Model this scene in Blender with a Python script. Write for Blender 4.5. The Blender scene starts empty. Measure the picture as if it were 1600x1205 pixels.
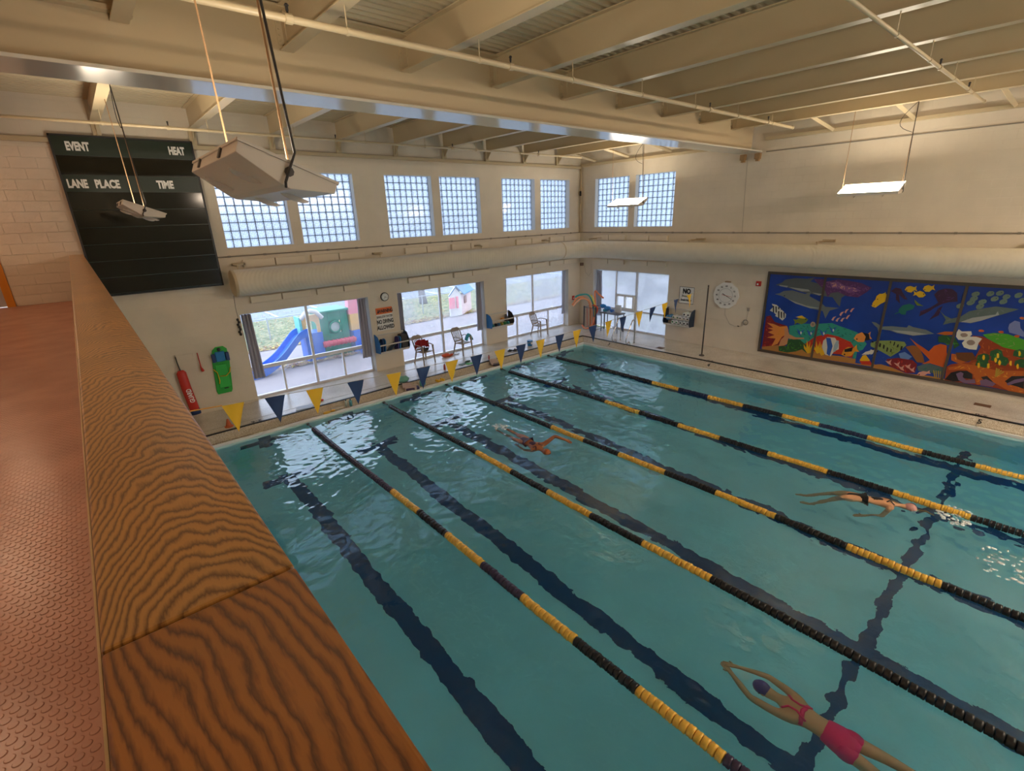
import bpy, math, random
import numpy as np
from mathutils import Vector, Matrix, Euler, noise

random.seed(7)
SC = bpy.context.scene
COL = SC.collection
# ---------------------------------------------------------------- camera
cd = bpy.data.cameras.new('camera'); cam = bpy.data.objects.new('camera', cd); COL.objects.link(cam)
cam.location = (0, 0, 4.63); cam.rotation_euler = (1.234957, 0.0323915, -0.71802)
cd.sensor_width = 36; cd.lens = 17.067; cd.clip_start = .05; cd.clip_end = 400
SC.camera = cam
# ---------------------------------------------------------------- world, sun, exposure
W = bpy.data.worlds.new('overcast'); SC.world = W; W.use_nodes = True
wn = W.node_tree; wn.nodes.clear()
wo = wn.nodes.new('ShaderNodeOutputWorld'); wb = wn.nodes.new('ShaderNodeBackground')
wt = wn.nodes.new('ShaderNodeTexCoord'); wx = wn.nodes.new('ShaderNodeSeparateXYZ'); wr = wn.nodes.new('ShaderNodeValToRGB')
wn.links.new(wt.outputs['Generated'], wx.inputs[0]); wn.links.new(wx.outputs[2], wr.inputs[0])
wr.color_ramp.elements[0].color = (.66, .76, .96, 1); wr.color_ramp.elements[0].position = 0
wr.color_ramp.elements[1].color = (.78, .87, 1, 1); wr.color_ramp.elements[1].position = .8
wn.links.new(wr.outputs[0], wb.inputs[0]); wb.inputs[1].default_value = 2.3
wn.links.new(wb.outputs[0], wo.inputs[0])
LAMP_W = 21.0          # pendant uplight emission
BALC_W = 13.0          # unseen lamps added over the balcony
HALL_W = 30.0          # unseen strip lamps added behind the viewer
vs = SC.view_settings
vs.view_transform = 'Standard'; vs.look = 'None'; vs.gamma = 1; vs.use_curve_mapping = False; vs.exposure = 0.92
cy = SC.cycles
cy.max_bounces = 12; cy.diffuse_bounces = 6; cy.glossy_bounces = 5; cy.transmission_bounces = 8; cy.transparent_max_bounces = 12
cy.use_denoising = True; cy.sample_clamp_indirect = 8; cy.blur_glossy = .5
try:
    cy.denoiser = 'OPENIMAGEDENOISE'; cy.denoising_input_passes = 'RGB_ALBEDO_NORMAL'
except Exception: pass

# ---------------------------------------------------------------- materials
MATS = {}
def nd(t, k, **kw):
    n = t.nodes.new(k)
    for a, b in kw.items():
        if a.startswith('i_'):
            n.inputs[a[2:].replace('_', ' ')].default_value = b
        else: setattr(n, a, b)
    return n
def mat(name, col=(.5, .5, .5), rough=.5, metal=0, var=0, vscale=4, bump=0, bscale=40, spec=.5, emit=0, trans=0, coat=0):
    if name in MATS: return MATS[name]
    m = bpy.data.materials.new(name); m.use_nodes = True; t = m.node_tree
    b = t.nodes['Principled BSDF']; MATS[name] = m
    b.inputs['Base Color'].default_value = (*col, 1); b.inputs['Roughness'].default_value = rough
    b.inputs['Metallic'].default_value = metal; b.inputs['Specular IOR Level'].default_value = spec
    if coat: b.inputs['Coat Weight'].default_value = coat
    if trans: b.inputs['Transmission Weight'].default_value = trans
    if emit:
        b.inputs['Emission Color'].default_value = (*col, 1); b.inputs['Emission Strength'].default_value = emit
    tc = nd(t, 'ShaderNodeTexCoord')
    if var:
        n = nd(t, 'ShaderNodeTexNoise', i_Scale=vscale, i_Detail=5.0); t.links.new(tc.outputs['Object'], n.inputs['Vector'])
        r = nd(t, 'ShaderNodeMapRange', i_From_Min=.3, i_From_Max=.7, i_To_Min=1 - var, i_To_Max=1 + var); t.links.new(n.outputs[0], r.inputs[0])
        v = nd(t, 'ShaderNodeVectorMath', operation='SCALE'); v.inputs[0].default_value = col; t.links.new(r.outputs[0], v.inputs['Scale'])
        t.links.new(v.outputs[0], b.inputs['Base Color'])
    if bump:
        n = nd(t, 'ShaderNodeTexNoise', i_Scale=bscale, i_Detail=3.0); t.links.new(tc.outputs['Object'], n.inputs['Vector'])
        p = nd(t, 'ShaderNodeBump', i_Strength=bump, i_Distance=.01); t.links.new(n.outputs[0], p.inputs['Height']); t.links.new(p.outputs[0], b.inputs['Normal'])
    return m
def block_wall(name, col):
    """painted concrete block: fine joints as relief, uneven paint"""
    m = mat(name, col, .62, var=.05, vscale=1.3, spec=.3); t = m.node_tree; b = t.nodes['Principled BSDF']
    g = nd(t, 'ShaderNodeTexCoord'); s = nd(t, 'ShaderNodeSeparateXYZ'); a = nd(t, 'ShaderNodeMath', operation='ADD'); c = nd(t, 'ShaderNodeCombineXYZ')
    t.links.new(g.outputs['Object'], s.inputs[0]); t.links.new(s.outputs[0], a.inputs[0]); t.links.new(s.outputs[1], a.inputs[1])
    t.links.new(a.outputs[0], c.inputs[0]); t.links.new(s.outputs[2], c.inputs[1])
    br = nd(t, 'ShaderNodeTexBrick', i_Scale=1.0, i_Mortar_Size=.006, i_Brick_Width=.4064, i_Row_Height=.2032, i_Mortar_Smooth=.3)
    t.links.new(c.outputs[0], br.inputs['Vector'])
    n = nd(t, 'ShaderNodeTexNoise', i_Scale=60.0, i_Detail=3.0); t.links.new(g.outputs['Object'], n.inputs['Vector'])
    m1 = nd(t, 'ShaderNodeMath', operation='MULTIPLY_ADD'); t.links.new(n.outputs[0], m1.inputs[0]); m1.inputs[1].default_value = .35
    iv = nd(t, 'ShaderNodeMath', operation='SUBTRACT'); iv.inputs[0].default_value = 1; t.links.new(br.outputs['Fac'], iv.inputs[1]); t.links.new(iv.outputs[0], m1.inputs[2])
    p = nd(t, 'ShaderNodeBump', i_Strength=.45, i_Distance=.006); t.links.new(m1.outputs[0], p.inputs['Height']); t.links.new(p.outputs[0], b.inputs['Normal'])
    return m
def speckle(name, c1, c2, scale, rough, thr=.5, bump=.1):
    m = mat(name, c1, rough); t = m.node_tree; b = t.nodes['Principled BSDF']
    g = nd(t, 'ShaderNodeTexCoord'); v = nd(t, 'ShaderNodeTexVoronoi', i_Scale=scale); t.links.new(g.outputs['Object'], v.inputs['Vector'])
    x = nd(t, 'ShaderNodeSeparateColor'); t.links.new(v.outputs['Color'], x.inputs[0])
    r = nd(t, 'ShaderNodeValToRGB'); r.color_ramp.elements[0].position = thr - .2; r.color_ramp.elements[1].position = thr + .2
    r.color_ramp.elements[0].color = (*c1, 1); r.color_ramp.elements[1].color = (*c2, 1); t.links.new(x.outputs[0], r.inputs[0])
    n = nd(t, 'ShaderNodeTexNoise', i_Scale=1.5, i_Detail=4.0); t.links.new(g.outputs['Object'], n.inputs['Vector'])
    mr = nd(t, 'ShaderNodeMapRange', i_From_Min=.3, i_From_Max=.7, i_To_Min=.88, i_To_Max=1.1); t.links.new(n.outputs[0], mr.inputs[0])
    s = nd(t, 'ShaderNodeVectorMath', operation='SCALE'); t.links.new(r.outputs[0], s.inputs[0]); t.links.new(mr.outputs[0], s.inputs['Scale'])
    t.links.new(s.outputs[0], b.inputs['Base Color'])
    return m
def wood(name, off, c1, c2, rings=16.0, sx=3.2, sy=.55, lin=(0, 0, 0, 0), wob=2.2):
    m = mat(name, c1, .33, coat=.3); t = m.node_tree; b = t.nodes['Principled BSDF']; b.inputs['Coat Roughness'].default_value = .25
    g = nd(t, 'ShaderNodeTexCoord'); mp = nd(t, 'ShaderNodeMapping'); mp.inputs['Location'].default_value = off; mp.inputs['Scale'].default_value = (sx, sy, 1)
    t.links.new(g.outputs['Object'], mp.inputs[0])
    n = nd(t, 'ShaderNodeTexNoise', i_Scale=1.0, i_Detail=2.4, i_Roughness=.42, i_Distortion=.15); t.links.new(mp.outputs[0], n.inputs['Vector'])
    k = nd(t, 'ShaderNodeMath', operation='MULTIPLY'); k.inputs[1].default_value = rings; t.links.new(n.outputs[0], k.inputs[0])
    f = nd(t, 'ShaderNodeTexNoise', i_Scale=1.0, i_Detail=3.0); mq = nd(t, 'ShaderNodeMapping'); mq.inputs['Scale'].default_value = (260, 40, 1)
    t.links.new(g.outputs['Object'], mq.inputs[0]); t.links.new(mq.outputs[0], f.inputs['Vector'])
    ad = nd(t, 'ShaderNodeMath', operation='MULTIPLY_ADD'); t.links.new(f.outputs[0], ad.inputs[0]); ad.inputs[1].default_value = .5
    sp = nd(t, 'ShaderNodeSeparateXYZ'); t.links.new(g.outputs['Object'], sp.inputs[0])
    def mth(op, a, b_=None, c=None):
        q = nd(t, 'ShaderNodeMath', operation=op)
        for i_, v_ in enumerate((a, b_, c)):
            if v_ is None: continue
            if isinstance(v_, (int, float)): q.inputs[i_].default_value = v_
            else: t.links.new(v_, q.inputs[i_])
        return q.outputs[0]
    n4 = nd(t, 'ShaderNodeTexNoise', i_Scale=1.0, i_Detail=1.5); m4 = nd(t, 'ShaderNodeMapping'); m4.inputs['Scale'].default_value = (20, 9, 1); m4.inputs['Location'].default_value = off
    t.links.new(g.outputs['Object'], m4.inputs[0]); t.links.new(m4.outputs[0], n4.inputs['Vector'])
    dx = mth('SUBTRACT', sp.outputs[0], lin[3]); s1 = mth('MULTIPLY_ADD', dx, lin[0], k.outputs[0]); s2 = mth('MULTIPLY_ADD', sp.outputs[1], lin[1], s1)
    s3 = mth('MULTIPLY_ADD', mth('MULTIPLY', dx, dx), lin[2], s2); s4 = mth('MULTIPLY_ADD', n4.outputs[0], wob, s3); t.links.new(s4, ad.inputs[2])
    fr = nd(t, 'ShaderNodeMath', operation='FRACT'); t.links.new(ad.outputs[0], fr.inputs[0])
    r = nd(t, 'ShaderNodeValToRGB'); e = r.color_ramp.elements
    e[0].position = .0; e[0].color = (*c2, 1); e[1].position = .30; e[1].color = (*[x * .72 + y * .28 for x, y in zip(c1, c2)], 1)
    for p, w in ((.45, 0), (.72, .04), (.88, .55), (1.0, 1)):
        q = e.new(p); q.color = (*[x * (1 - w) + y * w for x, y in zip(c1, c2)], 1)
    t.links.new(fr.outputs[0], r.inputs[0]); 
    n3 = nd(t, 'ShaderNodeTexNoise', i_Scale=2.0, i_Detail=2.0); t.links.new(g.outputs['Object'], n3.inputs['Vector'])
    mr = nd(t, 'ShaderNodeMapRange', i_From_Min=.3, i_From_Max=.7, i_To_Min=.85, i_To_Max=1.12); t.links.new(n3.outputs[0], mr.inputs[0])
    s = nd(t, 'ShaderNodeVectorMath', operation='SCALE'); t.links.new(r.outputs[0], s.inputs[0]); t.links.new(mr.outputs[0], s.inputs['Scale'])
    t.links.new(s.outputs[0], b.inputs['Base Color'])
    p = nd(t, 'ShaderNodeBump', i_Strength=.12, i_Distance=.002); t.links.new(f.outputs[0], p.inputs['Height']); t.links.new(p.outputs[0], b.inputs['Normal'])
    return m
def glass(name, fog=(.05, .4), tint=(.93, .96, 1), scale=1.2, seed=0, stretch=1.0):
    """thin clear pane, misted by condensation where it is cold"""
    m = bpy.data.materials.new(name); m.use_nodes = True; t = m.node_tree; t.nodes.clear(); MATS[name] = m
    o = nd(t, 'ShaderNodeOutputMaterial'); tr = nd(t, 'ShaderNodeBsdfTransparent'); tr.inputs[0].default_value = (*tint, 1)
    gl = nd(t, 'ShaderNodeBsdfGlossy', i_Roughness=.03); gl.inputs[0].default_value = (.9, .95, 1, 1); fr = nd(t, 'ShaderNodeFresnel', i_IOR=1.35)
    mx = nd(t, 'ShaderNodeMixShader'); t.links.new(fr.outputs[0], mx.inputs[0]); t.links.new(tr.outputs[0], mx.inputs[1]); t.links.new(gl.outputs[0], mx.inputs[2])
    tl = nd(t, 'ShaderNodeBsdfTranslucent'); tl.inputs[0].default_value = (.55, .57, .62, 1); df = nd(t, 'ShaderNodeBsdfDiffuse'); df.inputs[0].default_value = (.85, .88, .95, 1)
    md = nd(t, 'ShaderNodeMixShader'); md.inputs[0].default_value = .25; t.links.new(tl.outputs[0], md.inputs[1]); t.links.new(df.outputs[0], md.inputs[2])
    g = nd(t, 'ShaderNodeTexCoord'); mp = nd(t, 'ShaderNodeMapping'); mp.inputs['Location'].default_value = (seed * 3.1, seed, seed * 1.7); mp.inputs['Scale'].default_value = (stretch, stretch, 1)
    n = nd(t, 'ShaderNodeTexNoise', i_Scale=scale, i_Detail=5.0)
    t.links.new(g.outputs['Object'], mp.inputs[0]); t.links.new(mp.outputs[0], n.inputs['Vector'])
    r = nd(t, 'ShaderNodeMapRange', i_From_Min=.35, i_From_Max=.65, i_To_Min=fog[0], i_To_Max=fog[1]); t.links.new(n.outputs[0], r.inputs[0])
    m2 = nd(t, 'ShaderNodeMixShader'); t.links.new(r.outputs[0], m2.inputs[0]); t.links.new(mx.outputs[0], m2.inputs[1]); t.links.new(md.outputs[0], m2.inputs[2])
    t.links.new(m2.outputs[0], o.inputs[0]); return m

CREAM = (.55, .45, .29)
M_wall = block_wall('painted_block', (.70, .63, .52))
M_wallw = mat('painted_block_warm', (.68, .58, .47), .55, bump=.35, bscale=50, var=.03)
M_steel = mat('cream_steel', CREAM, .38, var=.04, vscale=.8, bump=.05, bscale=8)
M_deckm = mat('cream_deck', (.52, .44, .30), .5, var=.05, vscale=2)
M_girder = mat('cream_girder', (.55, .44, .28), .30, var=.04, vscale=.6)
M_flange = mat('girder_flange_gloss', (.60, .56, .48), .16, spec=.8)
M_alu = mat('aluminium', (.74, .74, .76), .35, metal=.15)
M_white = mat('white_paint', (.8, .8, .78), .4)
M_black = mat('black_plastic', (.02, .02, .022), .4)
M_blackr = mat('black_rubber', (.03, .028, .028), .6)
M_dark = mat('dark_metal', (.08, .07, .065), .45, metal=.3)
M_chrome = mat('stainless', (.62, .6, .58), .18, metal=1)
M_red = mat('red_vinyl', (.55, .03, .02), .45); M_navy = mat('navy_vinyl', (.012, .045, .16), .5)
M_yel = mat('yellow_vinyl', (.85, .52, .02), .5); M_green = mat('green_plastic', (.03, .42, .04), .4)
M_blue = mat('blue_plastic', (.02, .22, .55), .4); M_org = mat('orange_plastic', (.85, .22, .05), .5)
M_teal = mat('teal_cloth', (.05, .35, .42), .85); M_tan = mat('tan_plastic', (.33, .27, .21), .5)
M_txtw = mat('white_lettering', (.82, .82, .8), .5); M_txtk = mat('black_lettering', (.012, .012, .014), .5)
M_foam = mat('white_foam', (.8, .82, .84), .8)
M_deck = speckle('deck_tile', (.60, .55, .47), (.72, .69, .63), 85, .26)
M_cope = speckle('coping_pebble', (.44, .36, .25), (.68, .62, .52), 95, .5, .5)
M_line = mat('lane_tile', (.008, .065, .19), .4)
M_lead = mat('conduit_grey', (.28, .25, .21), .5, metal=.2)

# ---------------------------------------------------------------- mesh helpers
class MB:
    def __init__(s): s.v = []; s.f = []; s.m = []; s.k = 0
    def add(s, vs_, fs_):
        n = len(s.v); s.v += [tuple(p) for p in vs_]; s.f += [tuple(i + n for i in f) for f in fs_]; s.m += [s.k] * len(fs_); return s
    def box(s, x0, x1, y0, y1, z0, z1):
        return s.add([(x0, y0, z0), (x1, y0, z0), (x1, y1, z0), (x0, y1, z0), (x0, y0, z1), (x1, y0, z1), (x1, y1, z1), (x0, y1, z1)],
                     [(0, 3, 2, 1), (4, 5, 6, 7), (0, 1, 5, 4), (1, 2, 6, 5), (2, 3, 7, 6), (3, 0, 4, 7)])
    def obox(s, c, ax, ay, az, hx, hy, hz):
        c, ax, ay, az = map(Vector, (c, ax, ay, az)); vs_ = []
        for k in (-1, 1):
            for i, j in ((-1, -1), (1, -1), (1, 1), (-1, 1)): vs_.append(c + ax * hx * i + ay * hy * j + az * hz * k)
        return s.add(vs_, [(0, 3, 2, 1), (4, 5, 6, 7), (0, 1, 5, 4), (1, 2, 6, 5), (2, 3, 7, 6), (3, 0, 4, 7)])
    def tube(s, pts, r, n=8, closed=False, sy=1.0, caps=True):
        P = [Vector(p) for p in pts]; R = r if isinstance(r, (list, tuple)) else [r] * len(P); rings = []; up = None
        for i, p in enumerate(P):
            a = P[i - 1] if (i > 0 or closed) else p; b = P[(i + 1) % len(P)] if (i < len(P) - 1 or closed) else p
            d = (b - a).normalized()
            if up is None:
                up = Vector((0, 0, 1)) if abs(d.z) < .9 else Vector((1, 0, 0))
            sd = d.cross(up).normalized(); up = sd.cross(d).normalized()
            rings.append([p + sd * math.cos(2 * math.pi * k / n) * R[i] + up * math.sin(2 * math.pi * k / n) * R[i] * sy for k in range(n)])
        vs_ = [q for g in rings for q in g]; fs_ = []
        m = len(P); 
        for i in range(m if closed else m - 1):
            for k in range(n):
                a = i * n + k; b = i * n + (k + 1) % n; c = ((i + 1) % m) * n + (k + 1) % n; d_ = ((i + 1) % m) * n + k; fs_.append((a, b, c, d_))
        if not closed and caps: fs_ += [tuple(range(n))[::-1], tuple((m - 1) * n + k for k in range(n))]
        return s.add(vs_, fs_)
    def cyl(s, a, b, r, n=16): return s.tube([a, b], r, n)
    def disc(s, c, ax, r, t, n=16):
        c = Vector(c); ax = Vector(ax).normalized(); return s.tube([c - ax * t / 2, c + ax * t / 2], r, n)
    def prism(s, poly, d):
        """poly: 3-D points in a plane, extruded by vector d"""
        n = len(poly); d = Vector(d); vs_ = [Vector(p) for p in poly] + [Vector(p) + d for p in poly]
        return s.add(vs_, [tuple(range(n))[::-1], tuple(range(n, 2 * n))] + [(i, (i + 1) % n, n + (i + 1) % n, n + i) for i in range(n)])
    def ball(s, c, rx, ry=None, rz=None, n=12, m=8, rot=None):
        ry = ry or rx; rz = rz or rx; c = Vector(c); vs_ = []; fs_ = []
        for i in range(m + 1):
            a = math.pi * i / m
            for k in range(n):
                b = 2 * math.pi * k / n; p = Vector((rx * math.sin(a) * math.cos(b), ry * math.sin(a) * math.sin(b), rz * math.cos(a)))
                if rot: p = rot @ p
                vs_.append(c + p)
        for i in range(m):
            for k in range(n): fs_.append((i * n + k, (i + 1) * n + k, (i + 1) * n + (k + 1) % n, i * n + (k + 1) % n))
        return s.add(vs_, fs_)
    def sheet(s, fn, nu, nv, t=None):
        vs_ = [fn(i / nu, j / nv) for j in range(nv + 1) for i in range(nu + 1)]
        fs_ = [(j * (nu + 1) + i, j * (nu + 1) + i + 1, (j + 1) * (nu + 1) + i + 1, (j + 1) * (nu + 1) + i) for j in range(nv) for i in range(nu)]
        return s.add(vs_, fs_)
    def build(s, name, mats, parent=None, smooth=False, kind=None, bevel=0, label=None, cat=None, group=None, origin=None, solid=0):
        me = bpy.data.meshes.new(name); o = bpy.data.objects.new(name, me)
        V = np.array([tuple(p) for p in s.v], dtype=float)
        if parent is not None: org = np.array(WLOC[parent.name])
        elif origin is not None: org = np.array(origin, float)
        else: org = np.array([(V[:, 0].min() + V[:, 0].max()) / 2, (V[:, 1].min() + V[:, 1].max()) / 2, V[:, 2].min()])
        me.from_pydata([tuple(p) for p in (V - org)], [], s.f)
        ms = mats if isinstance(mats, (list, tuple)) else [mats]
        for q in ms: me.materials.append(q)
        if len(ms) > 1: me.polygons.foreach_set('material_index', s.m)
        if smooth: me.polygons.foreach_set('use_smooth', [True] * len(me.polygons))
        me.update()
        COL.objects.link(o); WLOC[o.name] = tuple(org)
        if parent is not None: o.parent = parent; o.location = (0, 0, 0)
        else: o.location = org
        if parent is not None: WLOC[o.name] = WLOC[parent.name]
        if bevel:
            b = o.modifiers.new('bevel', 'BEVEL'); b.width = bevel; b.segments = 2; b.limit_method = 'ANGLE'
        if solid:
            q = o.modifiers.new('solid', 'SOLIDIFY'); q.thickness = solid
        return tag(o, label, cat, group, kind)
WLOC = {}
def tag(o, label=None, cat=None, group=None, kind=None):
    if label: o['label'] = label
    if cat: o['category'] = cat
    if group: o['group'] = group
    if kind: o['kind'] = kind
    return o
def root(name, loc, label=None, cat=None, group=None, kind=None):
    o = bpy.data.objects.new(name, None); COL.objects.link(o); o.location = loc; WLOC[o.name] = tuple(loc); o.empty_display_size = .1
    return tag(o, label, cat, group, kind)
def text(s, name, mt, parent, loc, right, up, size, depth=.004, sx=1.0, bold=.0, align='CENTER'):
    """flat lettering as a mesh: loc is the baseline anchor"""
    c = bpy.data.curves.new(name, 'FONT'); c.body = s; c.size = size; c.align_x = align; c.extrude = depth / 2; c.offset = bold; c.resolution_u = 3
    o = bpy.data.objects.new('tmp', c); COL.objects.link(o); dg = bpy.context.evaluated_depsgraph_get(); dg.update()
    me = bpy.data.meshes.new_from_object(o.evaluated_get(dg)); bpy.data.objects.remove(o)
    r = Vector(right).normalized(); u = Vector(up).normalized(); nrm = r.cross(u)
    mt_ = Matrix((( r.x * sx, u.x, nrm.x), (r.y * sx, u.y, nrm.y), (r.z * sx, u.z, nrm.z))).to_4x4(); me.transform(mt_)
    org = Vector(WLOC[parent.name]) if parent else Vector(loc); me.transform(Matrix.Translation(Vector(loc) - org))
    me.materials.clear(); me.materials.append(mt)
    o = bpy.data.objects.new(name, me); COL.objects.link(o); o.parent = parent
    if not parent: o.location = loc
    WLOC[o.name] = tuple(org); return o
def inst(src, name, parent, off):
    """copy of a part sharing its mesh, shifted by off"""
    o = src.copy(); o.name = name; COL.objects.link(o); o.parent = parent; o.location = Vector(src.location) + Vector(off)
    return o
def X(k): return .96 + 1.735 * k
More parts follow.
